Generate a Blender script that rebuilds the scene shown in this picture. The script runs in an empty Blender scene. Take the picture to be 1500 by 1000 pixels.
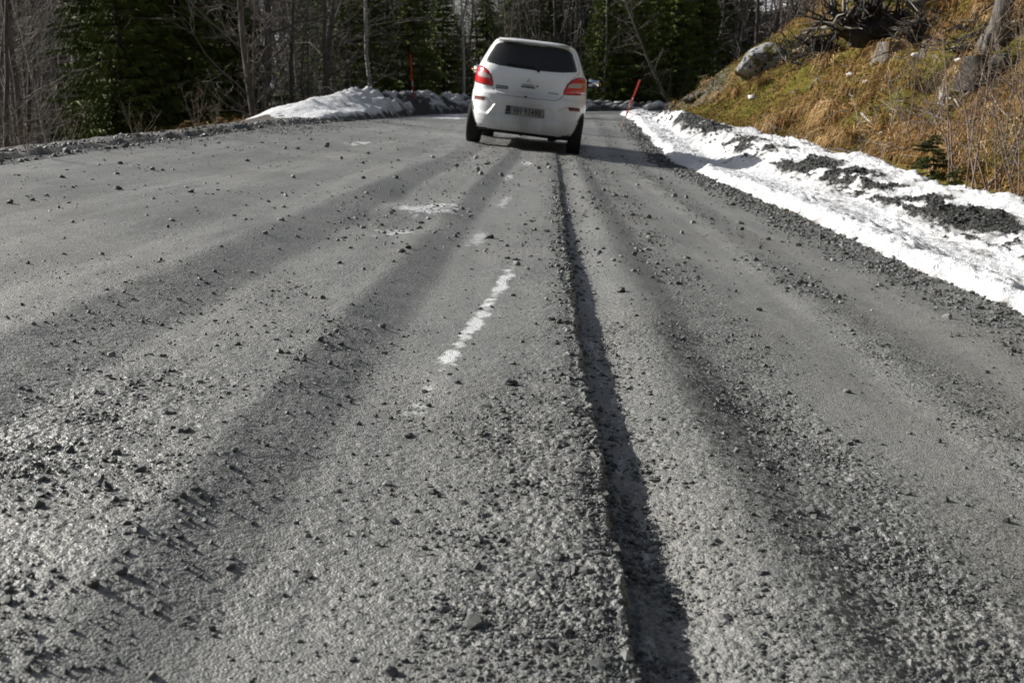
import bpy, bmesh, math, random
import numpy as np
from mathutils import Vector, Matrix

SC = bpy.context.scene
rng = np.random.default_rng(11)
random.seed(5)

# ------------------------------------------------------------------ camera, world, sun, exposure
FPX, HC, VH = 1600.0, 0.57, 152.0            # focal length in photo pixels, eye height, horizon row
PITCH = math.atan((500 - VH) / FPX)
cam = bpy.data.objects.new('camera', bpy.data.cameras.new('camera'))
SC.collection.objects.link(cam)
cam.location = (0, 0, HC)
cam.rotation_euler = (math.pi / 2 - PITCH, 0, 0)
cam.data.sensor_width = 36.0
cam.data.lens = FPX / 1500.0 * 36.0
cam.data.clip_start = 0.05
cam.data.clip_end = 1500
cam.data.dof.use_dof = True
cam.data.dof.focus_distance = 2.4
cam.data.dof.aperture_fstop = 11.0
SC.camera = cam

SUN_EL, SUN_AZ = math.radians(29), math.radians(-68)   # azimuth clockwise from +Y; the sun stands ahead-left
sun_dir = Vector((math.sin(SUN_AZ) * math.cos(SUN_EL), math.cos(SUN_AZ) * math.cos(SUN_EL), math.sin(SUN_EL)))
world = bpy.data.worlds.new('World')
SC.world = world
world.use_nodes = True
wn = world.node_tree.nodes
sky = wn.new('ShaderNodeTexSky')
sky.sky_type = 'NISHITA'
sky.sun_disc = False
sky.sun_elevation = SUN_EL
sky.sun_rotation = SUN_AZ
sky.air_density = 1.0
sky.dust_density = 3.0
bg = wn['Background']
bg.inputs['Strength'].default_value = 0.05
hsv = wn.new('ShaderNodeHueSaturation')      # thin high cloud greys the blue
hsv.inputs['Saturation'].default_value = 0.65
world.node_tree.links.new(sky.outputs['Color'], hsv.inputs['Color'])
world.node_tree.links.new(hsv.outputs['Color'], bg.inputs['Color'])
sun = bpy.data.objects.new('sun', bpy.data.lights.new('sun', 'SUN'))
sun.data.energy = 4.8
sun.data.angle = math.radians(0.53)
sun.data.color = (1.0, 0.955, 0.89)
sun.rotation_euler = sun_dir.to_track_quat('Z', 'Y').to_euler()
SC.collection.objects.link(sun)
SC.view_settings.view_transform = 'Standard'
SC.view_settings.look = 'None'
SC.view_settings.exposure = 0.78
SC.view_settings.gamma = 1.0
SC.view_settings.use_curve_mapping = False
SC.render.engine = 'CYCLES'
SC.cycles.max_bounces = 5
SC.cycles.diffuse_bounces = 3
SC.cycles.glossy_bounces = 3
SC.cycles.use_denoising = True
SC.cycles.denoiser = 'OPENIMAGEDENOISE'
SC.cycles.denoising_input_passes = 'RGB_ALBEDO_NORMAL'
SC.cycles.denoising_prefilter = 'NONE'
SC.cycles.sample_clamp_indirect = 4.0

# ------------------------------------------------------------------ helpers
COL = SC.collection


def np_mesh(name, verts, faces, smooth=True, attrs=None, mats=None, mat_idx=None):
    """mesh data from arrays; faces is (M,3) or (M,4) or a list of both"""
    if not isinstance(faces, (list, tuple)):
        faces = [faces]
    faces = [np.asarray(f, np.int32) for f in faces if len(f)]
    verts = np.asarray(verts, np.float32)
    me = bpy.data.meshes.new(name)
    me.vertices.add(len(verts))
    me.vertices.foreach_set('co', verts.ravel())
    tot = np.concatenate([np.full(len(f), f.shape[1], np.int32) for f in faces])
    idx = np.concatenate([f.ravel() for f in faces])
    me.loops.add(len(idx))
    me.loops.foreach_set('vertex_index', idx)
    me.polygons.add(len(tot))
    start = np.zeros(len(tot), np.int32)
    start[1:] = np.cumsum(tot)[:-1]
    me.polygons.foreach_set('loop_start', start)
    me.polygons.foreach_set('loop_total', tot)
    me.polygons.foreach_set('use_smooth', np.full(len(tot), bool(smooth)))
    for m in (mats or []):
        me.materials.append(m)
    if mat_idx is not None:
        me.polygons.foreach_set('material_index', np.asarray(mat_idx, np.int32))
    if attrs:
        for k, a in attrs.items():
            at = me.attributes.new(k, 'FLOAT', 'POINT')
            at.data.foreach_set('value', np.asarray(a, np.float32))
    me.update(calc_edges=True)
    me.validate()
    return me


def link(name, me, parent=None, loc=None):
    o = bpy.data.objects.new(name, me)
    COL.objects.link(o)
    if parent is not None:
        o.parent = parent
    if loc is not None:
        o.location = loc
    return o


def tag(o, label=None, cat=None, group=None, kind=None):
    if label: o['label'] = label
    if cat: o['category'] = cat
    if group: o['group'] = group
    if kind: o['kind'] = kind
    return o


def empty(name, loc, label, cat, group=None, rot=(0, 0, 0), scale=1.0):
    o = bpy.data.objects.new(name, None)
    o.empty_display_size = 0.2
    COL.objects.link(o)
    o.location = loc
    o.rotation_euler = rot
    o.scale = (scale, scale, scale)
    return tag(o, label, cat, group)


class Acc:
    """collects tubes and leaf faces into one mesh"""
    def __init__(self):
        self.v, self.q, self.t, self.n = [], [], [], 0

    def tube(self, pts, rad, sides=3, cap=False):
        pts = np.asarray(pts, float)
        n = len(pts)
        rad = np.broadcast_to(np.asarray(rad, float), (n,))
        d = np.gradient(pts, axis=0)
        d /= np.linalg.norm(d, axis=1)[:, None] + 1e-9
        m = d.mean(0)
        ref = np.array([0, 0, 1.0]) if abs(m[2]) < 0.8 * np.linalg.norm(m) + 1e-9 else np.array([1.0, 0, 0])
        a = np.cross(d, ref); a /= np.linalg.norm(a, axis=1)[:, None] + 1e-9
        b = np.cross(d, a)
        ang = np.arange(sides) * 2 * np.pi / sides
        ring = (pts[:, None, :] + rad[:, None, None] * (np.cos(ang)[None, :, None] * a[:, None, :] + np.sin(ang)[None, :, None] * b[:, None, :]))
        self.v.append(ring.reshape(-1, 3))
        i = np.arange(n - 1)[:, None] * sides + np.arange(sides)[None, :]
        j = np.arange(n - 1)[:, None] * sides + (np.arange(sides)[None, :] + 1) % sides
        self.q.append(np.stack([i, i + sides, j + sides, j], -1).reshape(-1, 4) + self.n)
        if cap:
            for base in (0, (n - 1) * sides):
                k = np.arange(1, sides - 1)
                self.t.append(np.stack([np.full_like(k, base), base + k, base + k + 1], -1) + self.n)
        self.n += n * sides

    def faces(self, v, t=None, q=None):
        self.v.append(np.asarray(v, float).reshape(-1, 3))
        if t is not None: self.t.append(np.asarray(t, int).reshape(-1, 3) + self.n)
        if q is not None: self.q.append(np.asarray(q, int).reshape(-1, 4) + self.n)
        self.n += len(self.v[-1])

    def mesh(self, name, mat, smooth=True, attrs=None):
        f = []
        if self.q: f.append(np.concatenate(self.q))
        if self.t: f.append(np.concatenate(self.t))
        return np_mesh(name, np.concatenate(self.v), f, smooth, attrs, [mat])


# noise ----------------------------------------------------------
_perm = np.random.default_rng(3).random((8, 512, 512)).astype(np.float32)


def vn(x, y, seed=0):
    """value noise 0..1"""
    T = _perm[seed % 8]
    x = np.asarray(x, float) + 17.3 * seed; y = np.asarray(y, float) - 9.1 * seed
    xi = np.floor(x).astype(int); yi = np.floor(y).astype(int)
    fx = x - xi; fy = y - yi
    fx = fx * fx * fx * (fx * (fx * 6 - 15) + 10); fy = fy * fy * fy * (fy * (fy * 6 - 15) + 10)
    x0, x1, y0, y1 = xi & 511, (xi + 1) & 511, yi & 511, (yi + 1) & 511
    return (T[x0, y0] * (1 - fx) + T[x1, y0] * fx) * (1 - fy) + (T[x0, y1] * (1 - fx) + T[x1, y1] * fx) * fy


def fbm(x, y, oct=4, seed=0, gain=0.5):
    s, a, t = 0, 1.0, 0
    for k in range(oct):
        s = s + a * vn(np.asarray(x) * 2 ** k, np.asarray(y) * 2 ** k, seed + k); t += a; a *= gain
    return s / t


def sst(a, b, x):
    t = np.clip((np.asarray(x, float) - a) / (b - a), 0, 1)
    return t * t * (3 - 2 * t)


def mix(a, b, t):
    return a + (b - a) * t


# ------------------------------------------------------------------ the lie of the land
KD, S0, RT = 0.035, 28.0, 15.0     # heading of the road, where its bend starts, radius of the bend
X0 = KD * S0
CX, CY = X0 + RT, S0


def xy2sl(x, y):
    x = np.asarray(x, float); y = np.asarray(y, float)
    dx, dy = CX - x, y - CY
    d = np.hypot(dx, dy)
    far = y > CY
    s = np.where(far, S0 + RT * np.arctan2(dy, dx), y)
    l = np.where(far, RT - d, x - KD * y)
    return s, l


def sl2xy(s, l):
    s = np.asarray(s, float); l = np.asarray(l, float)
    a = (s - S0) / RT
    d = RT - l
    x = np.where(s > S0, CX - d * np.cos(a), l + KD * s)
    y = np.where(s > S0, CY + d * np.sin(a), s)
    return x, y


def bank(s):
    return 0.114 * (1 - sst(15, 28, s))


def left_edge(s):
    return np.interp(s, [0, 5.6, 13.5, 60], [-2.7, -2.8, -3.4, -3.4])


def road_plane(s, l):
    return np.interp(s, [-10, 16, 30, 50], [.392, .262, .28, .30]) - bank(s) * (l + 3.0)


_PL = [(-3.6, .0), (-3.0, .0), (-2.3, .008), (-1.9, -.004), (-1.55, .012), (-1.3, .004), (-1.06, .022), (-.85, -.014), (-.74, -.003), (-.63, .007), (-.50, .018), (-.36, -.013), (-.26, -.008),
       (-.12, .004), (-.02, .012), (.05, .018), (.080, .016), (.090, -.020), (.14, -.024), (.17, -.017), (.22, .002), (.285, .016), (.33, .012), (.43, -.013), (.52, -.013), (.60, -.009), (.72, -.016),
       (.86, -.018), (.97, .0), (1.08, -.004), (1.22, -.012), (1.36, -.008), (1.55, .002), (1.75, .01), (2.1, .0)]
_pl = np.linspace(-3.6, 2.1, 2851)
_pz = np.interp(_pl, [a for a, b in _PL], [b for a, b in _PL])
_k = np.hanning(41); _k /= _k.sum()
_sm = np.convolve(np.pad(_pz, 20, mode='edge'), _k, 'valid')
_wst = np.exp(-((_pl - .085) / .018) ** 4)
_pz = _sm * (1 - _wst) + _pz * _wst
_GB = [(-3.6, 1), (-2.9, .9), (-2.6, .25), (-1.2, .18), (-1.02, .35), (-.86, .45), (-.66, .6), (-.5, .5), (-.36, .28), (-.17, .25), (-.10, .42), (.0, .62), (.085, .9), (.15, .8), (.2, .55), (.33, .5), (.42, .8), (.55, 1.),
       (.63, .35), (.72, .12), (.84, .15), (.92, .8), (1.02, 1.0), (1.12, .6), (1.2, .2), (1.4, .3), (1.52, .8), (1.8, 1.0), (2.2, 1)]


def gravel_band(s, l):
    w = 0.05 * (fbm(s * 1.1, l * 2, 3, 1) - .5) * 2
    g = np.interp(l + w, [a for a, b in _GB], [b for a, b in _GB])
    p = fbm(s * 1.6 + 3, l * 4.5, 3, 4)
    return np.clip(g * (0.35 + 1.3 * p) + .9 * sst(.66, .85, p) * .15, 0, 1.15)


def rut_wander(s):
    return .013 * sst(1., 2.4, s) + 0.014 * (vn(s * .55, 0 * s + 3.3, 2) - .5) + 0.012 * (vn(s * 2.1, 0 * s + 8.3, 3) - .5)


def road_z(s, l, detail=True):
    s = np.asarray(s, float); l = np.asarray(l, float)
    lw = l + rut_wander(s) * np.exp(-(l / .8) ** 2)
    ragged = 0.012 * (vn(s * 7, l * 0 + 1, 1) - .5) + .011 * (vn(s * 21, l * 0 + 5, 2) - .5) + .007 * (vn(s * 55, l * 20 + 5, 4) - .5)
    lw = lw + ragged * np.exp(-((l - .085) / .04) ** 2)
    fade = 1 - .55 * sst(10, 18, s) - .38 * sst(3, 7, s) * np.exp(-((l - .1) / .1) ** 4)
    z = road_plane(s, l) + np.interp(lw, _pl, _pz) * fade
    z = z + .014 * (fbm(s * .7, l * 1.6, 3, 5) - .5) * sst(.08, .5, np.abs(l - .1))
    # shallow potholes and soft lumps
    for (ps, plat, r, dz) in ((4.9, -.62, .17, -.03), (6.3, -.75, .25, -.03), (5.4, -.85, .22, .02), (2.15, .45, .16, -.018), (2.6, .42, .2, -.012), (2.2, -.15, .12, .012), (11, -1.2, .5, -.03)):
        z = z + dz * np.exp(-(((s - ps) / (2.0 * r)) ** 2 + ((l - plat) / r) ** 2))
    return z


def ground_fine(s, l):
    return road_z(s, l)


def z_dc(s):
    """height of the snow crest and of the snow/grass line"""
    zc = np.interp(s, [0, 4, 7, 10, 12, 18, 20.5, 22.5, 25, 28, 32, 60], [-.44, -.42, -.35, -.27, -.20, -.07, .08, .30, .26, .24, .32, .32])
    zd = np.interp(s, [0, 4, 8.6, 11, 14, 17, 24, 29, 60], [-.42, -.32, -.15, -.05, -.02, .02, .17, .27, .30])
    return zc, zd


def lnodes(s):
    t = sst(18, 28, s)
    return mix(2.40, 2.05, t), mix(2.95, 2.25, t), mix(3.70, 2.70, t)


HOLLOWS = [(5.72, 15.1, .42), (5.98, 14.3, .42), (6.32, 17.9, .38), (6.05, 13.5, .34), (6.5, 14.5, .28), (5.35, 13.2, .30), (5.55, 18.3, .26), (6.5, 22.5, .34), (6.1, 16.2, .3), (5.2, 14.8, .2), (7.2, 20.5, .4)]


def hollow_w(x, y):
    w = 0
    for hx, hy, hr in HOLLOWS:
        w = np.maximum(w, np.exp(-(((x - hx) / hr) ** 2 + ((y - hy) / (1.5 * hr)) ** 2)))
    return w * (.55 + .9 * vn(x * 2.6, y * 2.6, 4))


def hill_z(e, s, l):
    r = np.where(e < 0, 0, .72 * e * e / (e + .35))
    r = np.where(r > 4.2, 4.2 + (r - 4.2) * .55, r)
    x, y = sl2xy(s, l)
    k = sst(.1, 1.2, e)
    hum = .46 * (fbm(x * .55, y * .55, 3, 2) - .5) + .36 * (fbm(x * 1.7 + 5, y * 1.7, 3, 6) - .5) + .10 * (fbm(x * 6, y * 6, 2, 3) - .5)
    return r + hum * k - .45 * hollow_w(x, y)


def right_z(s, l):
    """ground right of the road: ditch, ploughed crest, mossy bank (bare, without the snow)"""
    lB, lC, lD = lnodes(s)
    zE = road_plane(s, 1.8 + 0 * s)
    zC, zD = z_dc(s)
    zB = np.minimum(zE - .06 * (1 - sst(18, 26, s)), zC - .02)
    t1 = sst(1.8, lB, l); t2 = sst(lB, lC, l); t3 = np.clip((l - lC) / (lD - lC), 0, 1)
    z = np.where(l < lB, mix(zE, zB, t1), np.where(l < lC, mix(zB, zC, t2), mix(zC, zD, t3)))
    z = z + hill_z(l - lD, s, l)
    z = z + .03 * (fbm(s * 2.2, l * 2.2, 3, 7) - .5) * sst(1.85, 2.3, l)
    return z


def berm(s, e):
    """e metres beyond the left edge of the road"""
    return .035 * np.exp(-((e - .12) / .22) ** 2) + .02 * (vn(s * 3, e * 3, 4) - .5) * np.exp(-(e / .6) ** 2)


def mound_h(s):
    return np.interp(s, [0, 13, 15.5, 17.5, 20, 23, 26, 28.5, 30, 32, 34, 37, 42, 55, 75], [0, .0, .06, .18, .34, .50, .52, .42, .46, .52, .50, .34, .22, .18, .18])


def far_rise(x, y):
    r = np.hypot(x, y)
    az = np.degrees(np.arctan2(x, np.maximum(y, .01)))
    top = np.interp(az, [-60, -30, -12, -5.5, -3.6, .3, 2.2, 6, 14, 30, 60], [26, 24, 21, 13, 3.0, 3.0, 9, 22, 26, 26, 22])
    h = top * sst(48, 150, r) + top * .4 * np.clip((r - 150) / 200, 0, 1)
    h = h + 4.2 * np.exp(-(((x + 13.0) / 6.5) ** 2 + ((y - 69) / 9) ** 2))
    return h + sst(45, 70, r) * 2.6 * (fbm(x * .05, y * .05, 3, 1) - .4)


def left_z(s, l, x, y):
    e = left_edge(s) - l
    zl = road_plane(s, left_edge(s))
    drop = 2.7 * sst(.5, 6.5, e) * (1 - .15 * sst(30, 40, s))
    z = zl + berm(s, np.maximum(e, -.3)) - .03 * np.clip(e, 0, .5) - drop
    z = z + .35 * (fbm(x * .35, y * .35, 3, 2) - .5) * sst(1.5, 5, e)
    m = mound_h(s)
    bump = np.where(e < .9, sst(-.05, .9, e) ** .8, 1 - sst(1.0, 2.1, e))
    return z + m * bump + far_rise(x, y)


def base_z(x, y):
    """visible ground height at any place"""
    s, l = xy2sl(x, y)
    zl = left_z(s, l, x, y)
    zr = right_z(s, np.maximum(l, 1.8))
    zm = road_z(s, np.clip(l, -3.6, 2.1))
    return np.where(l < left_edge(s), zl, np.where(l > 1.85, zr, zm))


def gz(x, y):
    return float(base_z(np.array([float(x)]), np.array([float(y)]))[0])


def ray_px(u, v):
    c, sn = math.cos(PITCH), math.sin(PITCH)
    return np.array([(u - 750) / FPX, c + (500 - v) / FPX * sn, -sn + (500 - v) / FPX * c])


def on_ground(u, v, ymax=120):
    """where a sight line through a measured point of the photograph meets the ground (used to survey positions)"""
    d = ray_px(u, v)
    Y = np.concatenate([np.arange(.8, 12, .01), np.arange(12, ymax, .05)])
    x = d[0] / d[1] * Y; z = HC + d[2] / d[1] * Y
    g = base_z(x, Y)
    k = np.argmax(z < g)
    return np.array([x[k], Y[k], g[k]])


def at_y(u, v, Y):
    d = ray_px(u, v)
    return np.array([d[0] / d[1] * Y, Y, HC + d[2] / d[1] * Y])


# ------------------------------------------------------------------ materials
def mat(name, rough=.8, col=(.5, .5, .5), spec=.3, metallic=0.0):
    m = bpy.data.materials.new(name)
    m.use_nodes = True
    p = m.node_tree.nodes['Principled BSDF']
    p.inputs['Base Color'].default_value = (*col, 1)
    p.inputs['Roughness'].default_value = rough
    p.inputs['Specular IOR Level'].default_value = spec
    p.inputs['Metallic'].default_value = metallic
    return m


class G:
    """tiny node-graph helper"""
    def __init__(self, m):
        self.m, self.nt = m, m.node_tree
        self.p = self.nt.nodes['Principled BSDF']
        self.tc = self.nt.nodes.new('ShaderNodeTexCoord')

    def n(self, t, **kw):
        nd = self.nt.nodes.new(t)
        for k, v in kw.items():
            if k in nd.inputs.keys():
                nd.inputs[k].default_value = v
            else:
                setattr(nd, k, v)
        return nd

    def l(self, a, b):
        self.nt.links.new(a, b)

    def noise(self, scale, detail=4, rough=.55, coord='Object', dist=0.0, vec=None):
        nd = self.n('ShaderNodeTexNoise', Scale=scale, Detail=detail, Roughness=rough, Distortion=dist)
        self.l(vec or self.tc.outputs[coord], nd.inputs['Vector'])
        return nd.outputs['Fac']

    def stretch(self, sc, coord='Object'):
        mp = self.n('ShaderNodeMapping')
        mp.inputs['Scale'].default_value = sc
        self.l(self.tc.outputs[coord], mp.inputs['Vector'])
        return mp.outputs['Vector']

    def ramp(self, fac, stops, interp='LINEAR'):
        r = self.n('ShaderNodeValToRGB')
        r.color_ramp.interpolation = interp
        el = r.color_ramp.elements
        while len(el) < len(stops): el.new(.5)
        for e, (p, c) in zip(el, stops):
            e.position = p
            e.color = (*c, 1) if len(c) == 3 else c
        self.l(fac, r.inputs['Fac'])
        return r.outputs['Color']

    def rampf(self, fac, a, b, lo=0., hi=1.):
        r = self.n('ShaderNodeMapRange')
        r.inputs['From Min'].default_value = a; r.inputs['From Max'].default_value = b
        r.inputs['To Min'].default_value = lo; r.inputs['To Max'].default_value = hi
        self.l(fac, r.inputs['Value'])
        return r.outputs['Result']

    def mixc(self, fac, a, b, blend='MIX'):
        x = self.n('ShaderNodeMix', data_type='RGBA', blend_type=blend)
        for sock, v in ((x.inputs[0], fac), (x.inputs[6], a), (x.inputs[7], b)):
            if isinstance(v, (int, float)): sock.default_value = v
            elif isinstance(v, tuple): sock.default_value = (*v, 1)
            else: self.l(v, sock)
        return x.outputs[2]

    def math(self, op, a, b=0.0, clamp=False):
        x = self.n('ShaderNodeMath', operation=op, use_clamp=clamp)
        for sock, v in ((x.inputs[0], a), (x.inputs[1], b)):
            if isinstance(v, (int, float)): sock.default_value = v
            else: self.l(v, sock)
        return x.outputs[0]

    def attr(self, name):
        a = self.n('ShaderNodeAttribute', attribute_name=name)
        return a.outputs['Fac']

    def objrand(self):
        return self.n('ShaderNodeObjectInfo').outputs['Random']

    def bump(self, h, strength=.5, dist=.01, prev=None):
        b = self.n('ShaderNodeBump', Strength=strength, Distance=dist)
        self.l(h, b.inputs['Height'])
        if prev is not None: self.l(prev, b.inputs['Normal'])
        return b.outputs['Normal']

    def out(self, col=None, rough=None, normal=None):
        if col is not None: self.l(col, self.p.inputs['Base Color'])
        if rough is not None:
            if isinstance(rough, float): self.p.inputs['Roughness'].default_value = rough
            else: self.l(rough, self.p.inputs['Roughness'])
        if normal is not None: self.l(normal, self.p.inputs['Normal'])
        return self.m


def m_road():
    g = G(mat('road_gravel', .5, spec=.48))
    a = g.noise(3.2, 5, .6)
    streak = g.noise(2.5, 4, .6, vec=g.stretch((5.0, .45, 1.0)))
    fine = g.noise(120, 3, .7)
    c = g.ramp(a, [(.25, (.155, .158, .152)), (.55, (.202, .205, .196)), (.8, (.245, .247, .237))])
    c = g.mixc(g.rampf(streak, .38, .66, 0, .75), c, (.130, .133, .128))
    c = g.mixc(g.rampf(fine, .35, .7, 0, .5), c, (.30, .302, .292))
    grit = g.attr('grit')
    c = g.mixc(g.math('MULTIPLY', grit, .75), c, (.088, .091, .087))  # gravel bands darker: damp, plus shade between stones put into the colour
    v = g.n('ShaderNodeTexVoronoi', Scale=95.0)
    g.l(g.tc.outputs['Object'], v.inputs['Vector'])
    v2 = g.n('ShaderNodeTexVoronoi', Scale=260.0)
    g.l(g.tc.outputs['Object'], v2.inputs['Vector'])
    # each grain and pebble has a tone of its own
    for vv_, lo_, k_ in ((v, .55, .55), (v2, .5, .6)):
        rnd = g.n('ShaderNodeSeparateColor'); g.l(vv_.outputs['Color'], rnd.inputs[0])
        c = g.mixc(g.math('MULTIPLY', g.rampf(rnd.outputs[0], lo_, 1., 0, k_), g.rampf(grit, 0, 1, .55, 1)), c, (.30, .30, .285))
        c = g.mixc(g.math('MULTIPLY', g.rampf(rnd.outputs[1], .6, 1., 0, k_), g.rampf(grit, 0, 1, .55, 1)), c, (.062, .065, .062))
    clay = g.rampf(g.noise(.9, 4, .6), .5, .75, 0, .35)
    c = g.mixc(clay, c, (.21, .195, .165))
    ice = g.rampf(g.math('ADD', g.attr('ice'), g.math('MULTIPLY', g.math('SUBTRACT', g.noise(75, 3, .7), .5), 1.1)), .12, .80)
    ice = g.math('MULTIPLY', ice, g.rampf(g.attr('ice'), .03, .2))
    c = g.mixc(ice, c, (.60, .62, .63))
    h = g.math('ADD', g.math('MULTIPLY', v.outputs['Distance'], g.math('ADD', g.math('MULTIPLY', grit, -1.1), -.15)), g.math('MULTIPLY', v2.outputs['Distance'], -.4))
    h = g.math('ADD', h, g.math('MULTIPLY', g.noise(330, 2, .7), .7))
    nrm = g.bump(h, .65, .006)
    rough = g.math('SUBTRACT', g.rampf(g.noise(1.1, 3, .5), .3, .7, .36, .58), g.rampf(streak, .4, .66, 0, .10))
    return g.out(c, rough, nrm)


def m_stone():
    g = G(mat('gravel_stone', .62, spec=.4))
    c = g.ramp(g.attr('tone'), [(0, (.035, .037, .036)), (.6, (.082, .086, .083)), (.9, (.15, .153, .148)), (1, (.32, .32, .31))])
    c = g.mixc(g.rampf(g.noise(60, 3, .6), .4, .7, 0, .5), c, (.12, .124, .12))
    return g.out(c, None, g.bump(g.noise(220, 3, .6), .35, .002))


def m_stone_obj():
    g = G(mat('loose_stone', .55, spec=.42))
    c = g.ramp(g.objrand(), [(0, (.035, .038, .038)), (.6, (.085, .089, .086)), (.92, (.15, .153, .148)), (1, (.32, .32, .31))])
    c = g.mixc(g.rampf(g.noise(45, 3, .6), .4, .7, 0, .5), c, (.12, .124, .12))
    return g.out(c, None, g.bump(g.noise(150, 4, .6), .5, .003))


def m_snow():
    g = G(mat('old_snow', .55, (.86, .88, .91), spec=.3))
    d = g.attr('dirt')
    n1 = g.noise(14, 5, .65)
    c = g.mixc(g.rampf(n1, .45, .75, 0, .5), (.70, .715, .74), (.46, .47, .475))
    spk = g.rampf(g.noise(70, 3, .7), .62, .72)
    c = g.mixc(g.math('MULTIPLY', spk, .30), c, (.30, .30, .295))
    edge = g.math('ADD', d, g.math('MULTIPLY', g.math('SUBTRACT', g.noise(26, 4, .7), .5), .9))
    dm = g.rampf(edge, .42, .58)
    c = g.mixc(g.rampf(g.math('ADD', d, g.math('MULTIPLY', g.math('SUBTRACT', g.noise(7, 5, .7), .5), .9)), .10, .50, 0, .8), c, (.30, .295, .28))
    dirtc = g.ramp(g.noise(48, 4, .7), [(.3, (.018, .018, .017)), (.7, (.065, .066, .063))])
    c = g.mixc(dm, c, dirtc)
    h = g.math('ADD', g.noise(28, 5, .6), g.math('MULTIPLY', g.noise(120, 3, .6), .4))
    return g.out(c, g.rampf(dm, 0, 1, .5, .9), g.bump(h, .8, .03))


def m_hill():
    g = G(mat('mossy_bank', .95, spec=.1))
    a = g.noise(1.5, 5, .62)
    b = g.noise(6.5, 5, .65)
    f = g.noise(34, 4, .7)
    c = g.ramp(a, [(.28, (.085, .085, .014)), (.43, (.150, .135, .022)), (.55, (.19, .125, .036)), (.72, (.25, .145, .055))])
    c = g.mixc(g.rampf(b, .42, .68, 0, .85), c, (.130, .135, .016))
    c = g.mixc(g.rampf(g.noise(3.1, 5, .7, dist=.6), .58, .66, 0, .9), c, (.030, .022, .014))
    c = g.mixc(g.rampf(f, .5, .75, 0, .6), c, (.30, .215, .10))
    c = g.mixc(g.math('MULTIPLY', g.attr('rock'), g.rampf(b, .35, .6)), c, (.17, .17, .165))
    c = g.mixc(g.rampf(g.math('ADD', g.attr('soil_shade'), g.math('MULTIPLY', g.math('SUBTRACT', b, .5), .8)), .35, .6, 0, .92), c, (.018, .014, .010))  # hollows near-black: their shade put into the colour over bare soil
    h = g.math('ADD', f, b)
    return g.out(c, None, g.bump(h, .9, .08))


def m_ground():
    g = G(mat('forest_floor', .95, spec=.1))
    a = g.noise(.8, 5, .65)
    c = g.ramp(a, [(.3, (.028, .026, .022)), (.55, (.055, .045, .034)), (.75, (.09, .068, .045))])
    c = g.mixc(g.rampf(g.noise(9, 4, .7), .5, .75, 0, .5), c, (.11, .095, .075))
    c = g.mixc(g.rampf(g.attr('snow'), .45, .55), c, (.80, .83, .87))
    return g.out(c, None, g.bump(g.noise(7, 5, .7), .7, .1))


def m_verge():
    g = G(mat('verge_gravel', .7, spec=.35))
    c = g.ramp(g.noise(30, 5, .7), [(.3, (.045, .046, .045)), (.6, (.105, .107, .104)), (.8, (.21, .21, .2))])
    far = g.attr('litter')
    c = g.mixc(far, c, g.ramp(g.noise(7, 4, .7), [(.3, (.03, .026, .02)), (.7, (.12, .08, .045))]))
    return g.out(c, None, g.bump(g.noise(60, 4, .7), .8, .03))


M_ROAD, M_STONE, M_STONEO, M_SNOW, M_HILL, M_GROUND, M_VERGE = m_road(), m_stone(), m_stone_obj(), m_snow(), m_hill(), m_ground(), m_verge()


# ------------------------------------------------------------------ road
def grid_faces(nr, nc):
    i = (np.arange(nr - 1)[:, None] * nc + np.arange(nc - 1)[None, :]).ravel()
    return np.stack([i, i + 1, i + nc + 1, i + nc], -1)


def worley(x, y, seed=0):
    xi = np.floor(x).astype(int); yi = np.floor(y).astype(int)
    best = np.full(x.shape, 9.0)
    for dx in (-1, 0, 1):
        for dy in (-1, 0, 1):
            cx, cy = xi + dx, yi + dy
            px = cx + _perm[(seed) % 8][cx & 511, cy & 511]; py = cy + _perm[(seed + 1) % 8][cx & 511, cy & 511]
            sz = .35 + .65 * _perm[(seed + 2) % 8][cx & 511, cy & 511]
            best = np.minimum(best, np.hypot(x - px, y - py) / sz)
    return best


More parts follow.
